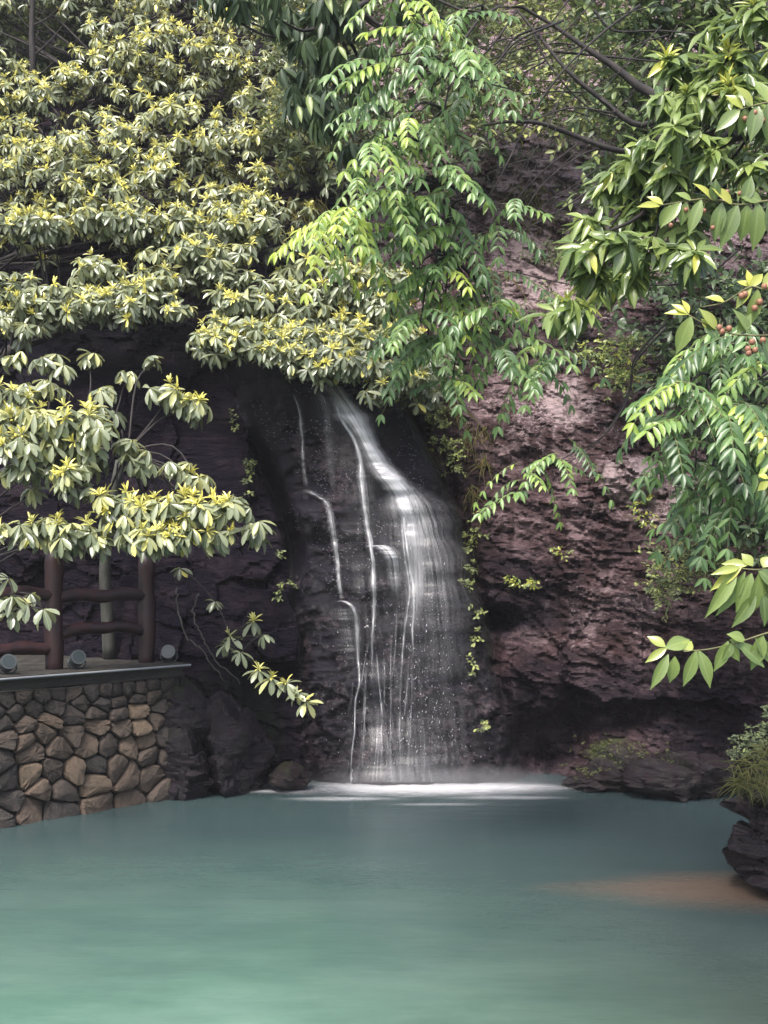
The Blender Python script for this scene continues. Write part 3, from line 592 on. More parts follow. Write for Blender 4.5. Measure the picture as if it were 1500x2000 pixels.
FALLS = [
 ([(640, 740, 40, .6), (672, 785, 46, .9), (702, 835, 44, .85), (733, 895, 34, .9), (762, 932, 40, 1.0), (790, 970, 50, .9), (808, 1030, 46, .55), (815, 1120, 36, .35), (812, 1250, 28, .2)], 'fall', .08),
 ([(668, 780, 18, 1.2), (700, 835, 16, 1.3), (730, 890, 13, 1.5), (748, 915, 14, 1.6), (775, 935, 20, 1.5), (786, 975, 14, 1.2), (792, 1040, 9, 1.0), (801, 1110, 7, 1.0), (808, 1160, 7, 1.0), (806, 1230, 6, .8), (808, 1290, 5, .5)], 'fall', .11),
 ([(784, 1000, 10, .6), (790, 1080, 7, .9), (800, 1150, 6, .8), (796, 1190, 6, .6), (788, 1250, 6, .5), (784, 1330, 5, .3)], 'fall', .09),
 ([(648, 765, 14, .8), (668, 820, 12, 1.0), (690, 855, 12, 1.1), (703, 895, 12, 1.1), (708, 960, 14, 1.0), (716, 1020, 12, 1.0), (724, 1062, 12, 1.2), (729, 1110, 12, 1.2), (731, 1180, 9, .9), (727, 1260, 8, .6), (726, 1310, 7, .4)], 'fall', .09),
 ([(700, 880, 24, .4), (712, 960, 28, .5), (722, 1050, 26, .45)], 'veil', .07),
 ([(572, 765, 10, .3), (584, 800, 10, .5), (590, 850, 12, .45), (592, 900, 9, .4), (598, 950, 12, .3)], 'fall', .08),
 ([(596, 955, 16, .2), (622, 970, 16, .3), (640, 985, 16, .45), (648, 1020, 14, .6), (656, 1070, 13, .7), (662, 1130, 13, .75), (668, 1175, 14, .7)], 'fall', .09),
 ([(655, 1176, 16, .7), (672, 1174, 14, 1.0), (690, 1188, 12, 1.0), (697, 1220, 10, .9), (699, 1280, 9, .7), (702, 1330, 6, .7), (694, 1370, 5, .8), (692, 1430, 5, .8), (687, 1480, 5, .7), (686, 1528, 6, .6)], 'fall', .09),
 ([(612, 750, 30, .4), (636, 790, 34, .5), (642, 850, 26, .4), (646, 910, 18, .4), (650, 960, 12, .5)], 'veil', .08),
 ([(720, 1068, 20, .9), (745, 1066, 26, .8), (765, 1085, 24, .6), (772, 1120, 22, .35), (775, 1170, 20, .2)], 'fall', .09),
 ([(670, 1185, 40, .35), (682, 1240, 46, .3), (690, 1300, 50, .15)], 'veil', .06),
 ([(786, 935, 40, .8), (826, 1000, 74, .95), (850, 1100, 92, .55), (862, 1220, 100, .30), (872, 1340, 110, .15), (880, 1450, 120, .12), (885, 1528, 130, .2)], 'veil', .12),
 ([(770, 960, 60, .3), (790, 1060, 90, .25), (800, 1180, 100, .16), (805, 1300, 110, .13), (810, 1420, 120, .14), (815, 1528, 150, .4)], 'veil', .16),
 ([(640, 780, 60, .06), (680, 860, 90, .06), (700, 960, 110, .06), (715, 1080, 120, .08), (730, 1220, 130, .10), (745, 1380, 150, .18), (760, 1528, 180, .42)], 'veil', .05),
]
for path, mt, off in FALLS: ribbon('stream' if mt == 'fall' else 'water_veil', path, M[mt], off)
for (u0, v0, u1, v1, w, k) in ((715, 1300, 708, 1500, 5, .45), (735, 1270, 746, 1400, 5, .6), (746, 1360, 744, 1522, 7, .6), (738, 1400, 727, 1525, 4, .6), (750, 1280, 752, 1380, 5, .4), (764, 1230, 762, 1520, 5, .42), (784, 1300, 782, 1520, 5, .35), (798, 1290, 790, 1400, 4, .5), (806, 1290, 795, 1525, 4, .32), (741, 1440, 736, 1525, 4, .5), (757, 1430, 752, 1525, 3, .4), (826, 1400, 828, 1525, 4, .35), (712, 1340, 714, 1440, 4, .45), (688, 1330, 680, 1400, 3, .3), (775, 1180, 766, 1330, 4, .4), (790, 1200, 785, 1300, 4, .4), (845, 1420, 843, 1525, 3, .2), (768, 1400, 765, 1525, 3, .3), (722, 1250, 705, 1340, 4, .4)):
    ribbon('strand', [(u0, v0, w, k * .3), ((u0 + u1) / 2 + R.uniform(-3, 3), (v0 + v1) / 2, w, k * .8), (u1, v1, w, k * .6)], M['fall'], .1, 5, 40, .5)
# droplets flung off the ledges
M['drop'] = plain_mat('water_drop', (.85, .85, .9), .15, 0, .03)
nd_ = 800; t_ = rng.random(nd_) ** .8
du = np.where(rng.random(nd_) < .75, 800 + 60 * t_ + rng.normal(size=nd_) * (14 + 34 * t_), 730 + rng.normal(size=nd_) * 50); dv = 950 + 570 * t_ + rng.normal(size=nd_) * 20
dv = np.clip(dv, 940, 1522); keep = du < np.interp(dv, ER_V, ER_U) + 20; du, dv = du[keep], dv[keep]
dY = cliff_Y(du, dv) - rng.uniform(.03, .35, len(du)); dp = np.stack([(du - 750) / F * dY, dY, H + (1100 - dv) / F * dY], 1)
r_ = rng.choice([.0011, .0016, .0024, .0042], len(du), p=[.55, .3, .14, .01])
o8 = np.array([[1, 0, 0], [-1, 0, 0], [0, 1, 0], [0, -1, 0], [0, 0, 5.], [0, 0, -2.5]], float); f8 = np.array([[0, 2, 4], [2, 1, 4], [1, 3, 4], [3, 0, 4], [2, 0, 5], [1, 2, 5], [3, 1, 5], [0, 3, 5]])
DV = dp[:, None] + o8[None] * r_[:, None, None]; DQ = (f8[None] + (np.arange(len(dp)) * 6)[:, None, None]).reshape(-1, 3)
# pale flecks modelled in place of light glints on the small ledges
ng = 5200; gu_, gv_ = rng.uniform(470, 940, ng), rng.uniform(720, 1500, ng)
kk = (gu_ < np.interp(gv_, ER_V, ER_U) - 12) & (gu_ > np.interp(gv_, EL_V, EL_U) + 14) & (fbm(gu_ / 45, gv_ / 38, s=501, o=3) > .02 + 1.0 * sst(1000, 1350, gv_) + .35 * sst(800, 880, gu_)); gu_, gv_ = gu_[kk], gv_[kk]
gY = cliff_Y(gu_, gv_) - .012; gp = np.stack([(gu_ - 750) / F * gY, gY, H + (1100 - gv_) / F * gY], 1); ga = rng.normal(size=len(gp)) * .5 - .2
gs = rng.uniform(.004, .014, len(gp)); gh = rng.uniform(.0012, .003, len(gp))
o8g = np.array([[1, 0, 0], [-1, 0, 0], [0, 1, 0], [0, -1, 0], [0, 0, 1], [0, 0, -1]], float)
GV = o8g[None] * np.stack([gs, gh * 1.5, gh], 1)[:, None]; ca_, sa_ = np.cos(ga)[:, None], np.sin(ga)[:, None]
GV = np.stack([GV[..., 0] * ca_ - GV[..., 2] * sa_, GV[..., 1], GV[..., 0] * sa_ + GV[..., 2] * ca_], -1) + gp[:, None]
props(put('glint_flecks', mesh_np('glint_flecks', GV.reshape(-1, 3), (f8[None] + (np.arange(len(gp)) * 6)[:, None, None]).reshape(-1, 3), plain_mat('glint_grey', (.34, .33, .38), .2, 0, .3)), wf), kind='stuff')
props(put('spray', mesh_np('spray', DV.reshape(-1, 3), DQ, M['drop']), wf), kind='stuff')
# foam where it meets the pool
def foam_mat():
    m, t, out = newmat('foam'); uv = nd(t, 'ShaderNodeUVMap'); s = nd(t, 'ShaderNodeSeparateXYZ', {0: uv.outputs[0]})
    r = math_(t, 'SQRT', math_(t, 'ADD', math_(t, 'POWER', s.outputs[0], 2), math_(t, 'POWER', s.outputs[1], 2)))
    a = nd(t, 'ShaderNodeMapRange', {'Value': math_(t, 'ADD', r, math_(t, 'MULTIPLY', math_(t, 'SUBTRACT', noise(t, 5, 4, .6, mapping(t, (1, 2, 1))), .5), .35)), 'From Min': .0, 'From Max': .95, 'To Min': 1, 'To Max': 0}, interpolation_type='SMOOTHERSTEP')
    at = nd(t, 'ShaderNodeAttribute', attribute_name='tone')
    d = nd(t, 'ShaderNodeBsdfDiffuse', {'Color': (.9, .9, .94, 1)}); tr = nd(t, 'ShaderNodeBsdfTransparent')
    mx = nd(t, 'ShaderNodeMixShader', {0: math_(t, 'MULTIPLY', a.outputs[0], at.outputs['Fac'], True), 1: tr.outputs[0], 2: d.outputs[0]}); t.links.new(mx.outputs[0], out.inputs[0]); return m
M['foam'] = foam_mat()
def dome(name, c, rx, ry, h, tone, z0=.008, cut=1.0):
    nr, na = 14, 60; V, uv = [], []
    for i in range(nr):
        for k in range(na):
            r = i / (nr - 1); a = 2 * math.pi * k / na; V.append((c[0] + rx * r * math.cos(a), c[1] + ry * r * math.sin(a), z0 + h * (1 - r * r) ** 1.5)); uv.append((r * math.cos(a), r * math.sin(a)))
    idx = np.arange(nr * na).reshape(nr, na); nx = np.roll(idx, -1, 1); Qd = np.stack([idx[:-1], idx[1:], nx[1:], nx[:-1]], -1).reshape(-1, 4)
    return put(name, mesh_np(name, np.array(V), Qd, M['foam'], True, np.array(uv), None, tone), wf)
dome('foam', (.62, 11.32, 0), 1.55, .36, .02, 1.2); dome('foam', (.35, 11.25, 0), 2.1, .6, .012, .5, .012)
for fx, fy, frx, fry, fa in ((-.4, 10.75, .8, .16, .22), (1.2, 10.8, .9, .14, .22), (.5, 10.5, .7, .1, .14), (-1.1, 11.1, .6, .14, .3)): dome('foam_wisp', (fx, fy, 0), frx, fry, .004, fa, .010)
def mist_mat():
    m, t, out = newmat('mist'); g = nd(t, 'ShaderNodeTexCoord'); mp = nd(t, 'ShaderNodeMapping', {'Scale': (1 / 1.6, 1 / .40, 1 / .26)}); t.links.new(g.outputs['Object'], mp.inputs[0])
    ln = nd(t, 'ShaderNodeVectorMath', {0: mp.outputs[0]}, operation='LENGTH')
    dn = nd(t, 'ShaderNodeMapRange', {'Value': ln.outputs['Value'], 'From Min': 0.0, 'From Max': 1.0, 'To Min': 3.4, 'To Max': 0.0}, interpolation_type='SMOOTHSTEP')
    v = nd(t, 'ShaderNodeVolumePrincipled', {'Color': (.95, .95, 1, 1), 'Density': dn.outputs[0], 'Anisotropy': .2}); t.links.new(v.outputs[0], out.inputs['Volume']); return m
M['mist'] = mist_mat()
_v, _q = (lambda n: (lambda th, ph, idx: (np.stack([1.6 * np.sin(ph) * np.cos(th), .40 * np.sin(ph) * np.sin(th), .26 * np.cos(ph)], -1).reshape(-1, 3), np.stack([idx[:-1], idx[1:], np.roll(idx, -1, 1)[1:], np.roll(idx, -1, 1)[:-1]], -1).reshape(-1, 4)))(*np.meshgrid(np.linspace(0, 2 * math.pi, 2 * n, endpoint=False), np.linspace(.001, math.pi - .001, n)), np.arange(2 * n * n).reshape(n, 2 * n)))(16)
_m = link('mist', mesh_np('mist', _v, _q, M['mist']), wf); _m.location = (np.array([.60, 11.32, 0.02]) - np.array(wf.location)).tolist()

# thin moist air of the gorge
hm, ht, ho = newmat('haze')
hv = nd(ht, 'ShaderNodeVolumePrincipled', {'Color': (.93, .95, 1, 1), 'Density': .0010, 'Anisotropy': .0}); ht.links.new(hv.outputs[0], ho.inputs['Volume'])
props(link('haze', MB().box((0, 0, 12.8), (1, 0, 0), (0, 1, 0), (0, 0, 1), 155, 155, 15.2).mesh('haze', hm, False)), kind='stuff')
#SECTION_TREES
def canopy_tree(name, label, mounds, mat, root_pts, size=(.13, .17), young=.6, n_single=300, wr=.34, elev=(-60, 10), tpl='obovate', bark='bark', tone=.45, group=None, bend=-.1, camb=.5, stretch=1.0, r0=.11, rl=.022):
    """mounds: (u, v, ru, rv, Y, n, yellow)"""
    root = empty(name, root_pts[0], label, 'tree', group)
    L = Leaves(M[mat], tpl); tw = MB(); trunk = smooth_path(root_pts, 20)
    put('trunk', MB().tube(trunk, np.linspace(r0, r0 * .22, 20), 10).mesh('trunk', M[bark]), root)
    br = MB()
    for (u, v, ru, rv_, Y, n, yel) in mounds:
        c = P(u, v, Y); rx, rz = ru / F * Y, rv_ / F * Y; ry = rx * .8
        a = trunk[np.argmin(np.linalg.norm(trunk - c - np.array([0, 0, -.8]), axis=1))]
        mid = (a + c) / 2 + np.array([R.uniform(-.1, .1), R.uniform(-.1, .1) + .15, bend + R.uniform(-.1, .2)]); br.tube(smooth_path([a, mid, c + np.array([0, .1, -rz * .4])], 9), np.linspace(rl, .006, 9), 5)
        n = int(round(n * stretch))
        for k in range(n):
            q = nrm(np.array([R.gauss(0, 1), R.gauss(-.35, .8), R.gauss(.35, .75)])); rr = R.uniform(.72, 1.05) if k > n * .3 else R.uniform(.2, .7)
            p = c + q * rr * np.array([rx, ry, rz])
            ax = q * .45 + np.array([0, -camb, .75]) + np.array([R.gauss(0, .18), R.gauss(0, .18), R.gauss(0, .12)])
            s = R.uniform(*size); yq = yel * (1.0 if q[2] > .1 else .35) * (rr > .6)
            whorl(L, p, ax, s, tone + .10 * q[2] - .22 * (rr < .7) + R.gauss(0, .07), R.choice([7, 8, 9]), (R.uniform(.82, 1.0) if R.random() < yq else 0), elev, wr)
            e = c + np.array([R.uniform(-.3, .3) * rx, .1, -rz * .3]); tw.tube([p, (p * .6 + e * .4) + np.array([0, 0, -.02]), e], [.003, .005, .007], 3, False)
    stuff('limbs', br.mesh('limbs', M[bark]), root); stuff('twigs', tw.mesh('twigs', M[bark]), root)
    L.build(root, n_single); return root

def jitter_mounds(u0, u1, v0, v1, du, dv, yfun, ru, rv_, n, yel, poly=None, gaps=()):
    out = []; v = v0; row = 0
    while v < v1:
        u = u0 + (row % 2) * du / 2
        while u < u1:
            a, b = u + R.uniform(-.3, .3) * du, v + R.uniform(-.55, .55) * dv
            ok = poly is None or poly(a, b)
            for (gu_, gv_, ga, gb) in gaps:
                if ((a - gu_) / ga) ** 2 + ((b - gv_) / gb) ** 2 < 1: ok = False
            if ok: out.append((a, b, ru * R.uniform(.6, 1.4), rv_ * R.uniform(.6, 1.5), yfun(a, b) + R.uniform(-.45, .45), n, max(0, yel(a, b) + R.uniform(-.2, .2))))
            u += du
        v += dv; row += 1
    return out
def yelU(a, b):
    y = .6
    for (cu, cv, ru, rv_, k) in ((90, 170, 110, 40, .5), (230, 370, 160, 60, .7), (360, 90, 120, 60, .5), (580, 305, 90, 50, .6), (60, 290, 110, 50, .4), (200, 210, 80, 30, .3), (450, 60, 80, 60, .3), (330, 520, 300, 60, -.4), (60, 60, 90, 70, -.4)): y += k * math.exp(-(((a - cu) / ru) ** 2 + ((b - cv) / rv_) ** 2))
    return y
edgeU = lambda v: float(np.interp(v, [-60, 100, 250, 380, 470], [640, 640, 660, 650, 560]))
up = jitter_mounds(-90, 700, -60, 460, 68, 42, lambda a, b: float(np.interp(b, [-60, 200, 460], [15.6, 14.2, 12.9])), 62, 40, 17, yelU, lambda a, b: a < edgeU(b), [(70, 80, 70, 75), (130, 235, 55, 22), (620, 430, 50, 50), (20, 400, 40, 20)])
canopy_tree('rhododendron_tree', 'large broad tree with yellow shoot tips filling the upper left of the slope', up, 'rhodo', [P(-140, 900, 13.2) * [1, 1, 1], P(-60, 600, 13.3), P(100, 300, 14.3), P(250, 60, 15.3)], (.085, .16), .6, 300, .31, tone=.52)
def yelM(a, b):
    y = .4
    for (cu, cv, ru, rv_, k) in ((190, 610, 90, 30, .6), (520, 640, 90, 40, .35), (660, 690, 100, 40, .4), (130, 620, 120, 30, .3), (60, 430, 60, 30, .4), (400, 430, 120, 40, .2)): y += k * math.exp(-(((a - cu) / ru) ** 2 + ((b - cv) / rv_) ** 2))
    return y
mid = [(10, 440, 60, 34, 12.6, 16, .4), (80, 455, 60, 34, 12.5, 16, .3), (250, 460, 60, 30, 12.7, 12, .2), (360, 450, 60, 34, 12.6, 14, .4), (440, 440, 60, 34, 12.6, 14, .5), (510, 455, 50, 30, 12.6, 10, .3),
       (20, 560, 60, 36, 12.1, 15, .2), (100, 590, 70, 40, 12.0, 18, .5), (180, 605, 60, 40, 11.9, 18, .8), (240, 600, 60, 38, 11.9, 16, .6), (300, 560, 60, 34, 12.1, 13, .2), (30, 640, 50, 24, 11.8, 9, .2), (345, 610, 36, 22, 11.9, 6, .1),
       (400, 545, 50, 32, 12.3, 10, .1), (470, 560, 60, 30, 12.3, 11, .15), (540, 570, 60, 36, 12.3, 13, .15), (610, 590, 60, 36, 12.2, 14, .2), (680, 600, 60, 36, 12.3, 14, .2), (640, 530, 50, 30, 12.6, 8, .2), (735, 640, 50, 34, 12.2, 12, .2), (560, 500, 50, 26, 12.8, 6, .1),
       (430, 650, 46, 34, 11.8, 13, .3), (480, 650, 56, 34, 11.7, 14, .55), (545, 670, 56, 36, 11.7, 15, .5), (600, 705, 52, 36, 11.6, 15, .45), (660, 715, 56, 38, 11.6, 17, .5), (715, 710, 52, 36, 11.7, 15, .5), (770, 680, 46, 36, 11.9, 12, .4), (790, 730, 44, 32, 11.9, 9, .4), (830, 700, 36, 34, 12.0, 7, .4), (640, 655, 60, 36, 11.9, 15, .3), (700, 655, 50, 34, 12.0, 13, .2), (820, 770, 30, 26, 12.0, 6, .3), (420, 700, 30, 18, 11.7, 4, .2)]
mid += [(R.uniform(120, 520), R.uniform(490, 590), 56, 36, 12.3, 11, .35) for _ in range(13)] + [(a_, R.uniform(690, 722) if a_ < 730 else R.uniform(715, 760), 44, 22, 11.5, 8, .5) for a_ in np.linspace(545, 850, 12)] + [(R.uniform(400, 520), R.uniform(640, 690), 44, 26, 11.5, 8, .5) for _ in range(5)] + [(R.uniform(390, 800), R.uniform(540, 690), 52, 34, 12.1, 11, .35) for _ in range(26)] + [(R.uniform(560, 860), R.uniform(650, 712), 44, 26, 11.75, 9, .5) for _ in range(14)] + [(R.uniform(-20, 340), R.uniform(575, 640), 50, 30, 12.0, 10, .5) for _ in range(9)] + [(R.uniform(-20, 560), R.uniform(420, 470), 50, 26, 12.5, 10, .45) for _ in range(12)] + [(R.uniform(560, 760), R.uniform(470, 560), 46, 28, 12.6, 8, .25) for _ in range(9)]
canopy_tree('rhododendron_tree', 'pale leaved tree whose boughs spread in a band over the top of the waterfall', mid, 'rhodo', [P(-160, 1050, 12.6), P(-60, 760, 12.6), P(130, 640, 12.8), P(400, 600, 12.9), P(640, 620, 12.7)], (.115, .155), .6, 300, .32, stretch=1.45)
# nearest left tree: single boughs hanging before the dark rock
low = [(20, 790, 40, 40, 10.2, 9, .5), (70, 830, 55, 40, 10.0, 13, .35), (130, 820, 50, 36, 10.0, 10, .4), (180, 850, 40, 44, 10.0, 11, .25), (30, 880, 42, 40, 9.9, 10, .6), (150, 930, 40, 36, 9.9, 8, .25), (100, 910, 34, 30, 10.1, 5, .2),
       (320, 770, 40, 26, 10.6, 7, .3), (375, 800, 34, 28, 10.6, 7, .4), (80, 760, 46, 26, 10.5, 6, .1),
       (225, 985, 40, 28, 9.9, 9, .5), (290, 1000, 44, 30, 9.9, 11, .5), (350, 990, 46, 28, 9.9, 10, .6), (410, 1000, 44, 30, 9.9, 9, .4), (460, 990, 38, 26, 9.9, 7, .35), (500, 1030, 26, 22, 9.9, 4, .3), (270, 1050, 40, 22, 9.8, 8, .7), (340, 1050, 36, 20, 9.8, 7, .5), (150, 1040, 40, 24, 9.8, 8, .3), (90, 1025, 34, 18, 9.8, 4, .2), (30, 1035, 34, 18, 9.8, 4, .2), (200, 1060, 20, 14, 9.8, 3, .2), (430, 1045, 30, 20, 9.9, 4, .3),
       (270, 900, 36, 22, 10.2, 4, .1), (350, 920, 36, 22, 10.2, 4, .1), (240, 870, 24, 20, 10.2, 3, .1), (390, 940, 20, 16, 10.2, 2, .1), (60, 960, 20, 10, 10.3, 1, 0), (110, 870, 50, 36, 10.1, 8, .3), (40, 920, 40, 26, 10.0, 6, .4), (180, 900, 40, 40, 10.1, 7, .2), (200, 800, 30, 24, 10.2, 4, .2), (240, 1020, 50, 26, 9.9, 7, .5), (300, 1040, 46, 24, 9.85, 8, .6), (380, 1030, 50, 24, 9.9, 7, .5), (120, 1060, 40, 18, 9.8, 4, .3), (60, 1050, 30, 16, 9.8, 3, .2), (0, 830, 30, 40, 10, 8, .5), (120, 720, 20, 12, 10.8, 2, 0), (170, 690, 20, 12, 11, 2, 0), (240, 730, 20, 14, 10.9, 2, 0), (30, 700, 30, 14, 10.9, 3, .1), (200, 760, 20, 12, 10.6, 2, 0), (300, 700, 14, 10, 11, 1, 0), (350, 1060, 20, 12, 10, 2, .2), (90, 700, 30, 12, 10.8, 3, .2)]
canopy_tree('rhododendron_tree', 'nearest left tree with big pale leaf rosettes hanging before the dark rock above the railing', low, 'rhodo', [P(-170, 1280, 10.3), P(-120, 1100, 10.4), P(-40, 950, 10.6), P(120, 880, 10.6), P(250, 880, 10.5)], (.14, .18), .5, 300, .32, (-62, -5), tone=.55, bend=.02, camb=.35, stretch=1.5, r0=.05, rl=.013)
def spray_plant(name, label, cat, root_p, whorls, mat='rhodo', bark='bark', wr=.36, n=7, tpl='obovate', elev=(-62, 0)):
    root = empty(name, root_p, label, cat); L = Leaves(M[mat], tpl); mb = MB(); prev = np.array(root_p)
    for (u, v, Y, s, tone, yg) in whorls:
        c = P(u, v, Y); whorl(L, c, (R.uniform(-.3, .3), -.35, .8), s, tone, n, yg, elev, wr); mb.tube(smooth_path([prev, (prev + c) / 2 + np.array([0, 0, .03]), c], 8), np.linspace(.007, .004, 8), 4); prev = c
    put('stem', mb.mesh('stem', M[bark]), root); L.build(root, 300); return root
spray_plant('rhododendron_sapling', 'thin drooping branch of grey green rosettes before the railing at the left edge', 'shrub', P(-60, 1120, 9.2), [(-20, 1125, 9.2, .16, .3, 0), (18, 1130, 9.2, .17, .35, 0), (25, 1165, 9.1, .17, .38, 0), (55, 1180, 9.1, .17, .4, 0), (85, 1190, 9.1, .17, .4, 0), (20, 1195, 9.1, .16, .32, 0), (60, 1160, 9.2, .14, .3, 0), (-5, 1170, 9.2, .17, .35, 0)])
spray_plant('rhododendron_sapling', 'slim sapling leaning out from the rock ledge left of the waterfall foot', 'shrub', P(380, 1180, 11.2), [(352, 1110, 11.0, .13, .35, 0), (420, 1175, 10.8, .12, .4, 0), (450, 1245, 10.5, .15, .4, .7), (495, 1215, 10.5, .16, .5, .85), (440, 1260, 10.5, .13, .4, 0), (515, 1240, 10.4, .12, .45, 0), (470, 1275, 10.4, .15, .45, 0)])
spray_plant('rhododendron_sapling', 'bright leafy twig tip hanging lowest beside the foot of the waterfall', 'shrub', P(470, 1280, 10.6), [(505, 1310, 10.4, .14, .55, .8), (530, 1325, 10.4, .16, .55, .85), (560, 1335, 10.4, .15, .55, .85), (580, 1355, 10.4, .13, .5, .8), (597, 1372, 10.4, .17, .6, .85)])
# slim pale trunk behind the railing
sap = empty('slim_tree', P(212, 1278, 12.2), 'slim pale trunk standing behind the log railing', 'tree')
put('trunk', MB().tube(smooth_path([P(214, 1285, 12.2), P(210, 1200, 12.15), P(205, 1120, 12.1), P(212, 1020, 12.0), P(235, 900, 11.9)], 16), np.linspace(.075, .05, 16), 10).mesh('trunk', M['palebark']), sap)

# dark drooping-leaf tree, top centre
dk = []
for (u, v) in [(430, -10), (480, 20), (540, 10), (600, 30), (660, 10), (700, 60), (560, 80), (620, 100), (670, 130), (590, 150), (640, 190), (700, 200), (660, 250), (600, 215), (540, 50), (740, 120), (760, 20), (690, 300), (500, -30), (820, -20), (640, 60)]:
    dk.append((u + R.uniform(-10, 10), v + R.uniform(-8, 8), 46, 36, 9.5 + R.uniform(-.4, .4), 7, 0.04))
canopy_tree('drooping_leaf_tree', 'dark green tree with long hanging leaves at the top centre', dk, 'dark', [np.array([4.6, 9.5, 1.0]), np.array([4.4, 9.6, 4.5]), np.array([3.2, 9.8, 7.2]), P(900, -60, 9.8), P(650, 40, 9.8)], (.17, .23), 0, 220, .27, (-80, -35), 'lance', tone=.5)

def pinnate_tree(name, label, sprays, root_pts, n_single=300, ll=.12, clen=.45, seed_tone=.5, branches=()):
    root = empty(name, root_pts[0], label, 'tree'); L = Leaves(M['pinnate'], 'lance'); mb = MB(); br = MB(); trunk = smooth_path(root_pts, 24)
    put('trunk', MB().tube(trunk, np.concatenate([np.linspace(.09, .013, 14), np.linspace(.011, .004, 10)]), 10).mesh('trunk', M['bark']), root)
    for (u, v, Y, n, tone, sc) in sprays:
        c = P(u, v, Y); a = trunk[np.argmin(np.linalg.norm(trunk - c - np.array([.2, 0, .25]), axis=1))]
        if n > 2: br.tube(smooth_path([a, (a + c) / 2 + np.array([R.uniform(-.1, .1), .1, .12]), c], 8), np.linspace(.012, .005, 8), 5)
        for k in range(n):
            th = R.uniform(0, 2 * math.pi); d = np.array([math.cos(th) * .8 - .12, math.sin(th) * .55 - .3, R.uniform(-.35, .25)])
            compound(L, mb, c + np.array([R.gauss(0, .03), R.gauss(0, .03), R.gauss(0, .03)]), d, clen * sc * R.uniform(.75, 1.15), R.choice([6, 7, 8]), ll * sc * R.uniform(.85, 1.15), tone + R.gauss(.05, .16), R.uniform(.3, .95))
    for pts, r0 in branches: put('branch', MB().tube(smooth_path([P(*q) for q in pts], 22), np.linspace(r0, r0 * .35, 22), 6).mesh('branch', M['bark']), root)
    stuff('limbs', br.mesh('limbs', M['bark']), root); stuff('leaf_stalks', mb.mesh('leaf_stalks', M['twig']), root)
    L.build(root, n_single, 'leaflet'); return root
sp = []
for (u, v, tone, n) in [(760, -20, .6, 5), (800, 30, .55, 6), (860, 60, .5, 5), (900, 20, .45, 5), (760, 110, .65, 6), (820, 130, .5, 6), (880, 150, .45, 5), (740, 200, .55, 6), (800, 230, .5, 6), (850, 250, .4, 5), (720, 280, .55, 6), (780, 290, .5, 6), (840, 330, .4, 6), (700, 350, .55, 6), (750, 370, .5, 6), (810, 390, .4, 6), (870, 380, .4, 5), (670, 420, .85, 5), (710, 440, .6, 5), (650, 470, .95, 4), (760, 460, .35, 5), (830, 470, .4, 6), (890, 440, .4, 5), (700, 420, .9, 4), (850, 530, .45, 6), (900, 510, .45, 6), (800, 550, .4, 5), (950, 530, .45, 5), (880, 590, .6, 6), (930, 590, .5, 6), (830, 620, .4, 6), (870, 660, .35, 6), (910, 650, .5, 5), (840, 700, .4, 5), (880, 730, .35, 4), (960, 450, .4, 5), (980, 400, .35, 4), (920, 200, .45, 5), (960, 150, .4, 5), (900, 100, .5, 4), (1000, 650, .4, 4), (1040, 690, .4, 4), (1090, 710, .42, 4), (980, 700, .4, 3), (960, 590, .45, 4)]:
    sp.append((u + R.uniform(-8, 8), v + R.uniform(-8, 8), 7.6 + R.uniform(-.4, .4), n, tone + .08, R.uniform(.72, 1.0)))
BR = [([(1330, 200, 7.8), (1250, 245, 7.8), (1170, 190, 7.8), (1110, 140, 7.8), (1060, 80, 7.9), (1010, 20, 8)], .024),
      ([(1250, 300, 7.9), (1190, 290, 7.8), (1110, 260, 7.8), (1050, 240, 7.7), (990, 238, 7.7), (945, 245, 7.7)], .022),
      ([(1250, 10, 8), (1170, 70, 7.8), (1090, 150, 7.7), (1030, 240, 7.7), (985, 330, 7.6), (940, 400, 7.6), (870, 430, 7.6)], .010),
      ([(1100, 40, 8), (1010, 80, 7.8), (960, 130, 7.8), (880, 145, 7.7), (820, 100, 7.7)], .010),
      ([(1170, 190, 7.8), (1200, 220, 7.7), (1120, 210, 7.7), (1040, 235, 7.7), (960, 270, 7.7), (900, 300, 7.6)], .008),
      ([(1040, 60, 8), (1075, 130, 7.9), (1150, 210, 7.9), (1250, 240, 7.9), (1310, 260, 7.9)], .008),
      ([(1200, 290, 7.8), (1140, 300, 7.8), (1060, 360, 7.7), (1010, 440, 7.7), (975, 490, 7.7)], .007),
      ([(1180, 350, 7.8), (1110, 400, 7.8), (1040, 440, 7.7), (980, 465, 7.7)], .007),
      ([(1150, 60, 8), (1110, 160, 7.9), (1060, 250, 7.8), (1010, 330, 7.8), (1000, 370, 7.8)], .006),
      ([(1010, 20, 8), (960, 90, 7.9), (900, 150, 7.8), (840, 200, 7.7), (800, 240, 7.7)], .009),
      ([(1160, 20, 8), (1200, 60, 8), (1290, 60, 8), (1400, 70, 8)], .010), ([(1080, 100, 8), (1180, 110, 8), (1280, 120, 8), (1350, 125, 8)], .010),
      ([(1440, 490, 7.5), (1380, 540, 7.5), (1320, 555, 7.5), (1240, 556, 7.6), (1120, 556, 7.6), (1000, 530, 7.6)], .010),
      ([(1300, 630, 7.5), (1240, 700, 7.4), (1230, 760, 7.4), (1180, 850, 7.3), (1110, 905, 7.3)], .008)]
for _ in range(34):
    a0, b0 = R.uniform(950, 1330), R.uniform(-20, 330); an = R.uniform(math.radians(110), math.radians(200)); ln_ = R.uniform(120, 300); yb = R.uniform(7.6, 8.4)
    BR.append(([(a0 + ln_ * t * math.cos(an), b0 + ln_ * t * math.sin(an) * (1 if t < .5 else .9) + R.uniform(-10, 10) + 40 * t * t, yb) for t in (0, .33, .66, 1)], R.uniform(.0035, .007)))
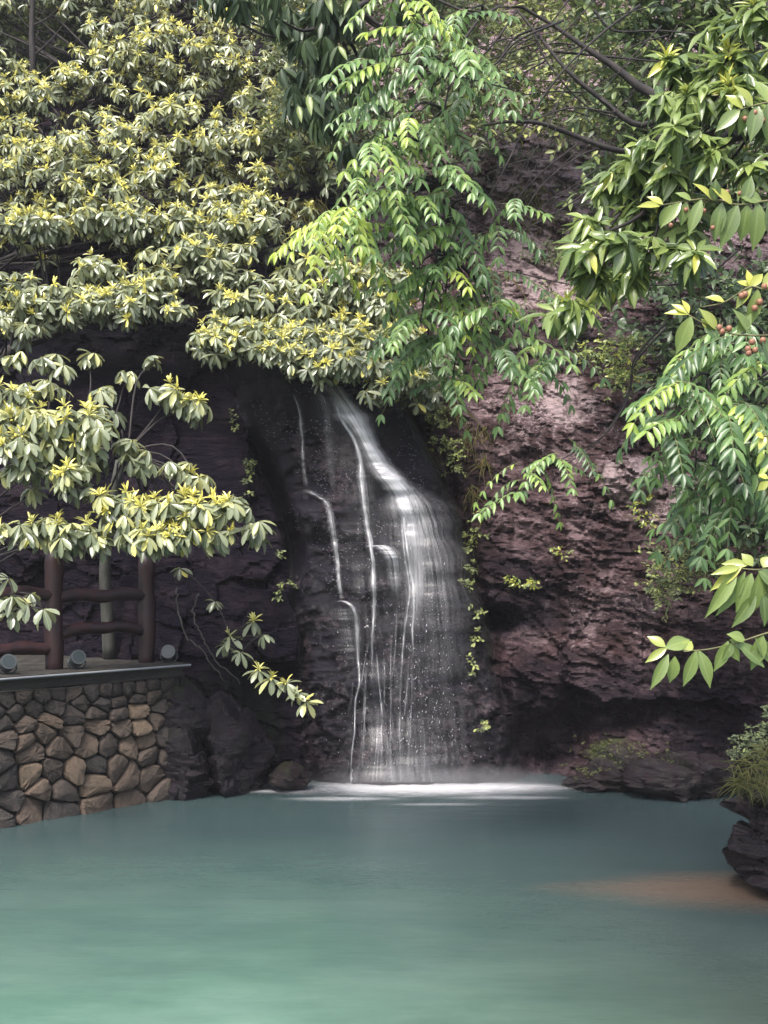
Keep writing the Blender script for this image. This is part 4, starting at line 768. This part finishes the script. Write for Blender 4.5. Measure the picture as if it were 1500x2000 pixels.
pinnate_tree('feather_leaf_tree', 'tree with drooping feathery leaves hanging in the upper middle before the cliff', sp, [np.array([4.4, 7.9, 1.0]), np.array([4.2, 7.9, 4.0]), np.array([3.0, 7.9, 5.8]), P(1330, 200, 7.8), P(1170, 110, 7.9), P(1000, 10, 8), P(900, 90, 7.8), P(860, 300, 7.9), P(880, 500, 7.9)], 300, .125, .42, branches=BR)
sp = []
for (u, v, tone, n) in [(1340, 700, .45, 5), (1400, 680, .5, 5), (1450, 720, .45, 5), (1500, 700, .45, 5), (1330, 770, .5, 5), (1390, 780, .45, 5), (1440, 800, .45, 5), (1490, 800, .4, 5), (1320, 840, .4, 4), (1370, 860, .4, 5), (1430, 880, .35, 5), (1480, 900, .4, 5), (1400, 950, .35, 5), (1450, 970, .3, 5), (1360, 920, .35, 4), (1390, 1010, .4, 4), (1500, 980, .35, 4), (1460, 640, .35, 4), (1520, 860, .4, 4)]:
    sp.append((u + R.uniform(-8, 8), v + R.uniform(-8, 8), 5.9 + R.uniform(-.3, .3), n, tone, R.uniform(.75, .95)))
for (u, v, tone) in [(1120, 872, .55), (1090, 895, .55), (1060, 905, .6), (1030, 930, .6), (1010, 960, .55), (1100, 880, .4)]: sp.append((u, v, 6.6, 2, tone, .62))
pinnate_tree('feather_leaf_tree', 'tree with dark feathery leaves hanging at the right edge halfway up', sp, [np.array([3.3, 6.2, .8]), np.array([3.2, 6.2, 2.2]), P(1660, 700, 6.2), P(1480, 740, 6.2), P(1400, 840, 6.2)], 300, .115, .40,
             branches=[([(1300, 640, 6.3), (1240, 710, 6.5), (1225, 780, 6.6), (1180, 850, 6.6), (1110, 890, 6.6), (1040, 925, 6.6)], .007)])
# right broad-leaved tree
bl = []
for (u, v, yg) in [(1420, 60, .6), (1480, 40, .7), (1500, 120, .5), (1440, 130, .6), (1390, 150, .5), (1370, 200, .4), (1300, 210, .2), (1340, 260, .3), (1280, 290, .2), (1230, 340, .3), (1310, 350, .2), (1290, 410, .2), (1240, 420, .2), (1190, 370, .1), (1210, 470, .2), (1280, 490, .2), (1340, 440, .3), (1390, 400, .3), (1160, 440, .3), (1140, 500, .5), (1150, 560, .5), (1200, 545, .3), (1440, 320, .4), (1480, 230, .5), (1430, 220, .4), (1380, 310, .2), (1270, 350, .2), (1480, 330, .2), (1250, 540, .1), (1120, 610, .3), (1350, 500, .1), (1450, 180, .5), (1330, 130, .2)]:
    bl.append((u + R.uniform(-8, 8), v + R.uniform(-8, 8), 36, 32, 6.6 + R.uniform(-.35, .35), 8, yg * .7))
canopy_tree('broad_leaf_tree', 'bright green broad leaved tree spreading down the upper right', bl, 'broad', [np.array([3.9, 6.9, .9]), np.array([3.7, 6.9, 3.0]), P(1800, 300, 6.9), P(1500, 250, 6.9), P(1300, 330, 6.9)], (.13, .19), .5, 300, .29, (-75, 25), 'lance', tone=.62)

# foreground tree: twigs with large leaves reaching in from the right
fg = empty('broad_leaf_tree', np.array([4.0, 5.0, .3]), 'closest tree with large pale green leaves and small orange fruits at the right edge', 'tree')
put('trunk', MB().tube(smooth_path([np.array([4.05, 5.0, -.6]), np.array([3.9, 4.95, .4]), np.array([3.0, 4.55, 1.1]), np.array([2.2, 4.2, 1.75]), np.array([1.84, 4.1, 2.6]), np.array([1.80, 4.0, 3.5]), np.array([1.85, 4.0, 4.4])], 26), np.linspace(.07, .02, 26), 10).mesh('trunk', M['bark']), fg)
FL = Leaves(M['broad'], 'big'); TWG = []
def lp(u0, v0, u1, v1, w, Y, tone, face=(.1, -1, .45)):
    a, b = P(u0, v0, Y), P(u1, v1, Y + R.uniform(-.03, .03)); d = b - a; l = np.linalg.norm(d)
    n = np.array(face) + np.array([R.uniform(-.35, .35), 0, R.uniform(-.2, .2)]); FL.add(a, d, n, l, w / F * Y * 1.15, tone)
def twig(pts, r=.0045):
    put('branch', MB().tube(smooth_path([P(*p) for p in pts], 18), np.linspace(r, r * .5, 18), 6).mesh('branch', M['twig']), fg)
def fruit(u, v, Y, r=.011):
    c = P(u, v, Y); o = put('fruit', MB().tube([c + [0, 0, r], c + [0, 0, r * .8], c, c - [0, 0, r * .8], c - [0, 0, r]], [r * .3, r * .8, r, r * .75, r * .2], 10).mesh('fruit', M['berry']), fg)
    put('fruit_stalk', MB().tube([c + [0, 0, r], c + [0.004, 0.004, r + .02]], .0012, 4).mesh('fruit_stalk', M['twig']), fg)
Y3 = 4.0
twig([(1700, 1190, 4.1), (1560, 1225, 4.05), (1500, 1236, Y3), (1440, 1255, Y3), (1370, 1270, Y3), (1300, 1268, Y3)])
for a in [(1305, 1278, 1274, 1346, 20, .62), (1318, 1282, 1311, 1336, 22, .72), (1360, 1270, 1337, 1342, 22, .55), (1364, 1270, 1394, 1342, 24, .55), (1302, 1266, 1262, 1292, 15, .85), (1300, 1264, 1266, 1240, 18, .82), (1300, 1265, 1350, 1247, 26, .7), (1335, 1272, 1352, 1250, 20, .75), (1420, 1255, 1448, 1292, 18, .6), (1422, 1252, 1398, 1312, 22, .6), (1425, 1250, 1472, 1272, 22, .66), (1440, 1256, 1500, 1300, 26, .5), (1455, 1250, 1425, 1236, 20, .66), (1475, 1245, 1520, 1300, 26, .5), (1430, 1255, 1415, 1290, 18, .5), (1490, 1240, 1470, 1310, 26, .55)]: lp(*a[:5], Y3, a[5])
twig([(1680, 1080, 4.1), (1560, 1100, 4.05), (1490, 1112, Y3), (1440, 1110, Y3)])
for a in [(1440, 1112, 1383, 1206, 24, .66), (1455, 1116, 1404, 1208, 22, .62), (1468, 1120, 1440, 1196, 28, .6), (1482, 1120, 1474, 1204, 30, .55), (1495, 1122, 1512, 1200, 28, .5), (1446, 1108, 1392, 1118, 16, .85), (1450, 1105, 1388, 1152, 18, .88), (1460, 1104, 1410, 1098, 18, .8), (1470, 1105, 1450, 1080, 18, .85), (1490, 1108, 1505, 1085, 22, .75), (1480, 1112, 1530, 1150, 26, .5), (1476, 1160, 1436, 1225, 24, .5), (1490, 1160, 1500, 1222, 24, .45), (1505, 1140, 1470, 1180, 26, .6)]: lp(*a[:5], Y3, a[5])
Y4 = 3.8
twig([(1720, 600, 3.9), (1580, 645, 3.85), (1500, 655, Y4), (1430, 652, Y4), (1375, 632, Y4), (1345, 615, Y4)])
for a in [(1350, 618, 1322, 690, 28, .72), (1380, 634, 1405, 660, 22, .4), (1345, 614, 1298, 606, 14, .92), (1345, 612, 1335, 582, 12, .95), (1342, 612, 1312, 590, 12, .9), (1390, 645, 1372, 620, 18, .85), (1440, 650, 1470, 612, 22, .6), (1465, 655, 1440, 600, 20, .55), (1490, 655, 1515, 720, 26, .45), (1400, 645, 1372, 600, 20, .75)]: lp(*a[:5], Y4, a[5])
for q in [(1474, 602), (1484, 590), (1455, 575), (1448, 578), (1461, 682), (1475, 684), (1469, 668), (1410, 648), (1405, 640), (1493, 560), (1462, 690), (1424, 642), (1490, 665)]: fruit(*q, Y4)
twig([(1720, 500, 3.9), (1580, 545, 3.85), (1500, 565, Y4), (1465, 560, Y4), (1415, 590, Y4), (1370, 600, Y4)])
for a in [(1465, 560, 1440, 545, 14, .92), (1465, 560, 1462, 525, 14, .95), (1465, 560, 1492, 532, 16, .92), (1468, 562, 1435, 600, 18, .85), (1490, 565, 1520, 520, 20, .85), (1415, 590, 1380, 575, 16, .9), (1480, 565, 1465, 640, 24, .7)]: lp(*a[:5], Y4, a[5])
twig([(1720, 350, 3.9), (1580, 385, 3.85), (1500, 392, Y4), (1440, 400, Y4), (1380, 388, Y4), (1285, 402, Y4)])
for a in [(1290, 402, 1248, 398, 14, .9), (1295, 400, 1266, 380, 14, .9), (1330, 395, 1292, 440, 20, .7), (1350, 392, 1322, 372, 16, .7), (1370, 390, 1345, 455, 22, .55), (1395, 392, 1398, 350, 20, .45), (1410, 396, 1395, 470, 26, .5), (1440, 400, 1410, 480, 30, .5), (1460, 400, 1450, 470, 30, .6), (1480, 396, 1478, 486, 32, .6), (1500, 395, 1515, 470, 32, .5), (1430, 400, 1395, 360, 20, .9), (1392, 392, 1360, 352, 16, .92), (1450, 398, 1472, 340, 22, .5), (1488, 395, 1440, 370, 24, .6), (1340, 394, 1330, 440, 18, .6), (1310, 400, 1285, 440, 16, .7)]: lp(*a[:5], Y4, a[5])
for q in [(1310, 440), (1392, 445), (1340, 410), (1445, 378), (1420, 375), (1375, 412)]: fruit(*q, Y4, .008)
twig([(1720, 150, 3.9), (1580, 190, 3.85), (1500, 200, Y4), (1440, 215, Y4)])
for a in [(1445, 215, 1400, 250, 24, .6), (1450, 212, 1420, 180, 20, .8), (1470, 208, 1440, 160, 22, .8), (1480, 206, 1468, 270, 28, .5), (1500, 202, 1505, 280, 28, .45), (1500, 200, 1478, 150, 24, .7), (1455, 212, 1448, 262, 22, .5)]: lp(*a[:5], Y4, a[5])
for q in [(1455, 232), (1490, 235), (1475, 220)]: fruit(*q, Y4, .009)
twig([(1720, 820, 3.9), (1600, 840, 3.85), (1510, 850, Y4), (1490, 852, Y4)])
for a in [(1492, 852, 1478, 848, 14, .95), (1495, 853, 1482, 876, 14, .95), (1500, 853, 1520, 900, 22, .7), (1500, 940, 1480, 958, 14, .85), (1500, 935, 1482, 925, 12, .9)]: lp(*a[:5], Y4, a[5])
FL.build(fg, 300)

# ------------------------------------------------------------------ background trees on the slope, small plants
def leafy_mass(name, label, cat, spots, mat, size, tpl='lance', n_single=0, kind=None, ln=.42, stem=True, tone=.5, spread=.7, up=.4, root_p=None, bark='bark'):
    """spots: (u, v, ru, rv, Y or None, n). Loose shoots with alternating leaves."""
    c0 = P(spots[0][0], spots[0][1], spots[0][4] or float(cliff_Y(spots[0][0], spots[0][1])[0])) if root_p is None else root_p
    root = empty(name, c0, label, cat); L = Leaves(M[mat], tpl); mb = MB()
    for (u, v, ru, rv_, Y, n) in spots:
        on = Y is None
        for k in range(n):
            a, b = u + R.gauss(0, .5) * ru, v + R.gauss(0, .5) * rv_
            yy = float(cliff_Y(a, b)[0]) - .02 - abs(R.gauss(0, .05)) if on else Y + R.gauss(0, .25)
            c = P(a, b, yy); m = 6; d = nrm(np.array([R.gauss(0, .6), -abs(R.gauss(.3, .4)), R.gauss(up, .4)])); l = size * 2.2
            t = np.linspace(.2, 1, m); p = c + d * l * t[:, None] - np.array([0, 0, .3]) * l * (t ** 2)[:, None]
            th = np.arange(m) * 2.4 + R.uniform(0, 6); sd = nrm(np.cross(d, [0, 0, 1.])); upv = np.cross(sd, d)
            dd = np.cos(th)[:, None] * sd * spread + np.sin(th)[:, None] * upv * spread * .6 + d * .4 + np.array([0, 0, -.2]) + rv(m, .15)
            L.add(p, dd, np.array([0, -.5, .8]) + rv(m, .4), size * rng.uniform(.7, 1.2, m), size * ln, np.clip(tone + rng.normal(size=m) * .14 + R.gauss(0, .08), 0, 1))
            if stem: mb.tube(np.vstack([c - d * l * .2, p[[1, 3, 5]]]), [.003, .0025, .002, .001], 3, False)
    if mb.V: stuff('stems', mb.mesh('stems', M[bark]), root)
    L.build(root, n_single); return root
leafy_mass('background_tree', 'grey olive tree crown in the far upper left corner', 'tree', [(u, v, 60, 40, 16.0, 20) for u in range(-60, 260, 50) for v in range(-60, 200, 45)], 'olive', .12, tone=.45, root_p=P(60, 300, 16))
leafy_mass('background_tree', 'loose olive tree behind the tangle of bare branches at the top', 'tree', [(u, v, 60, 40, 13.8 - v * .002, 16) for u in range(880, 1240, 50) for v in range(-60, 250, 38)], 'olive', .11, tone=.74, root_p=P(1050, 260, 15))
leafy_mass('background_tree', 'dark bushy tree behind the upper right foliage', 'tree', [(u, v, 60, 40, 11.2, 15) for u in range(1200, 1620, 55) for v in range(-60, 420, 45)], 'dark', .13, tone=.8, root_p=P(1400, 500, 12))
leafy_mass('background_tree', 'dim leafy tree behind the fruiting twigs at the right edge', 'tree', [(u, v, 55, 45, 9.8, 14) for u in range(1290, 1600, 60) for v in range(560, 1100, 60) if not (u < 1330 and v > 700)], 'dark', .11, tone=.5, root_p=P(1560, 1150, 10))
leafy_mass('background_tree', 'slender tree between the dark hanging leaves and the yellow tipped tree', 'tree', [(u, v, 50, 40, 13.2, 14) for u in range(560, 900, 55) for v in range(-60, 330, 50)], 'olive', .12, tone=.4, root_p=P(700, 420, 14.5))
bt = empty('bare_tree', P(60, 330, 15.2), 'thin dark trunk with bare side twigs in the upper left corner', 'tree')
put('trunk', MB().tube(smooth_path([P(62, 200, 15.1), P(64, 120, 15.0), P(62, 60, 15.0), P(66, -60, 15.0)], 12), np.linspace(.05, .035, 12), 8).mesh('trunk', M['bark']), bt)
tm = MB()
for (a, b, c_, d_) in ((64, 110, 130, 40), (62, 60, 20, 0), (64, 50, 120, 10), (63, 130, 30, 100), (64, 150, 105, 120), (65, 20, 40, -20)): tm.tube(smooth_path([P(a, b, 15.0), P((a + c_) / 2, (b + d_) / 2 + 6, 14.95), P(c_, d_, 14.9)], 8), np.linspace(.015, .006, 8), 5)
put('limbs', tm.mesh('limbs', M['bark']), bt)
leafy_mass('cliff_shrub', 'yellow green small leaved shrub clinging to the right cliff below the bare branches', 'shrub', [(1210, 680, 50, 18, 12.3, 34), (1250, 670, 40, 16, 12.2, 22), (1190, 710, 46, 26, 12.3, 34), (1215, 750, 36, 26, 12.3, 28), (1235, 725, 40, 26, 12.3, 28), (1140, 690, 30, 12, 12.4, 12)], 'broad', .055, 'lance', 120, tone=.72, ln=.5)
leafy_mass('cliff_shrub', 'grey green bush on the right cliff below the feathery leaves', 'shrub', [(1300, 1110, 50, 36, 11.0, 50), (1350, 1130, 50, 36, 10.9, 50), (1290, 1160, 40, 26, 11.1, 34), (1370, 1080, 50, 30, 10.8, 34), (1420, 1090, 60, 40, 10.6, 40), (1340, 1070, 40, 20, 10.9, 20), (1480, 1050, 60, 40, 10.4, 40)], 'olive', .055, 'lance', 100, tone=.72, ln=.45)
leafy_mass('creeper', 'small leaved creeper trailing down the right edge of the waterfall slab', 'creeper', [(860, 830, 24, 20, None, 16), (870, 870, 26, 24, None, 28), (885, 905, 22, 22, None, 16), (850, 800, 30, 16, None, 12), (925, 1045, 16, 16, None, 14), (915, 1075, 14, 14, None, 12), (920, 1110, 14, 14, None, 10), (912, 1140, 12, 10, None, 8), (935, 1010, 10, 12, None, 6), (925, 1190, 10, 12, None, 5), (935, 1250, 8, 20, None, 6), (915, 1300, 12, 30, None, 4), (950, 1420, 8, 14, None, 4)], 'olive', .045, 'lance', 120, tone=.82, ln=.6)
leafy_mass('creeper', 'sparse bright creeper sprigs on the ledge above the dark recess', 'creeper', [(1010, 1142, 16, 6, None, 6), (1040, 1145, 16, 6, None, 6), (1095, 1078, 16, 6, None, 6), (1255, 1010, 12, 30, None, 12), (1250, 985, 14, 14, None, 8), (1030, 1140, 40, 6, None, 3)], 'broad', .05, 'lance', 100, tone=.78, ln=.5)
leafy_mass('creeper', 'little white flecked creeper in the crack left of the waterfall', 'creeper', [(500, 920, 10, 12, None, 8), (490, 905, 8, 8, None, 4), (565, 1135, 10, 16, None, 6), (555, 1160, 8, 12, None, 4), (480, 960, 8, 30, None, 6), (455, 830, 10, 20, None, 5), (540, 1090, 8, 10, None, 3)], 'olive', .045, 'lance', 60, tone=.7, ln=.6)
# mixed undergrowth patches on the cliff, one thing each
leafy_mass('cliff_shrub', 'low mixed plants under the feathery tree where the pale leaves meet the cliff', 'shrub', [(820, 760, 50, 30, 12.4, 40), (780, 740, 30, 20, 12.1, 16), (850, 720, 50, 40, 12.6, 30), (760, 560, 60, 50, 13.0, 30), (720, 540, 50, 50, 13.1, 22)], 'olive', .08, 'lance', 60, tone=.68)
leafy_mass('cliff_shrub', 'pale tufts growing on the upper cliff face behind the bare branches', 'shrub', [(1060, 500, 60, 30, None, 22), (960, 620, 50, 40, None, 22), (1110, 590, 60, 30, None, 16), (1000, 290, 60, 30, None, 16), (1120, 640, 50, 20, None, 16), (1120, 250, 70, 30, None, 30), (1180, 330, 40, 50, None, 24), (1130, 420, 40, 50, None, 16), (950, 330, 40, 60, None, 20)], 'olive', .08, 'lance', 40, tone=.5)

def grass(name, label, spots, tone=.5, L_=(.12, .26), w=.006, mat='grass', droop=1.0, cat='grass tuft'):
    root = empty(name, P(*spots[0][:3]) if spots[0][2] else P(spots[0][0], spots[0][1], float(cliff_Y(spots[0][0], spots[0][1])[0])), label, cat); L = Leaves(M[mat], 'blade')
    for (u, v, Y, ru, rv_, n) in spots:
        for k in range(n):
            a, b = u + R.gauss(0, .5) * ru, v + R.gauss(0, .5) * rv_; yy = Y + R.gauss(0, .05) if Y else float(cliff_Y(a, b)[0]) - .01
            d = nrm(np.array([R.gauss(-.15, .5), -abs(R.gauss(.3, .3)), R.gauss(.4, .5) * (1 - droop) - droop * abs(R.gauss(.7, .3))])); l = R.uniform(*L_)
            L.add(P(a, b, yy), d, nrm(np.array([0, -.7, .7])) + rv(1, .2)[0], l, w, np.clip(tone + R.gauss(0, .15), 0, 1))
    props(L.build(root, 0) and root, kind=None); return root
grass('grass_tuft', 'green grass tuft drooping over the rock at the right edge', [(1480, 1505, 7.5, 44, 22, 90), (1448, 1530, 7.5, 22, 12, 50), (1498, 1470, 7.6, 30, 30, 60), (1500, 1540, 7.45, 34, 16, 60)], .6, (.07, .17), .004, droop=.4)
grass('grass_tuft', 'dry straw grass hanging beside the creeper right of the waterfall top', [(890, 800, None, 24, 20, 60), (920, 850, None, 24, 26, 60), (940, 900, None, 16, 20, 40), (920, 960, None, 12, 20, 26), (870, 780, None, 30, 16, 30)], .9, (.15, .32), .005)
grass('grass_tuft', 'thin dry grass hanging on the bare cliff under the branches', [(1030, 380, None, 60, 30, 60), (1040, 430, None, 40, 30, 40), (960, 540, None, 40, 20, 30), (610, 400, 13.4, 40, 20, 60)], .85, (.25, .5), .006)
leafy_mass('bank_shrub', 'small pale leaved shrub above the grass at the right bank', 'shrub', [(1470, 1450, 40, 22, 8.2, 36), (1505, 1420, 30, 30, 8.2, 26), (1430, 1475, 24, 10, 8.2, 12), (1510, 1380, 20, 30, 8.3, 12)], 'olive', .035, 'lance', 60, tone=.5, ln=.5)
# moss tufts
leafy_mass('moss_cushion', 'green moss and small fronds covering the mossy boulder right of the recess', 'moss', [(1200, 1465, 70, 26, 11.15, 60), (1240, 1478, 80, 22, 11.08, 40), (1150, 1505, 34, 10, 11.1, 30)], 'grass', .018, 'fine', 0, tone=.35, ln=.5, stem=False)
# vines left of the waterfall
for lab, pth in (('bare looping vine hanging from the ledge nearest the end of the wall', [(345, 1150, 11.2), (347, 1190, 11.0), (362, 1240, 10.9), (390, 1265, 10.8), (415, 1300, 10.8), (440, 1330, 10.8)]), ('thinner bare vine running right of the looping one', [(385, 1160, 11.2), (378, 1200, 11.0), (392, 1240, 10.9), (420, 1285, 10.85), (470, 1335, 10.8)]), ('bare vine crossing the dark rock below the hanging rosettes', [(215, 770, 11.6), (225, 840, 11.5), (250, 880, 11.4), (262, 900, 11.4)])):
    v_ = smooth_path([P(*p) for p in pth], 30); v_ += .008 * rng.normal(size=v_.shape); me = MB().tube(v_ - v_[0], np.linspace(.009, .004, 30), 5).mesh('vine', M['palebark']); o = link('vine', me); o.location = v_[0].tolist(); props(o, lab, 'vine', 'vines on the rock left of the waterfall')
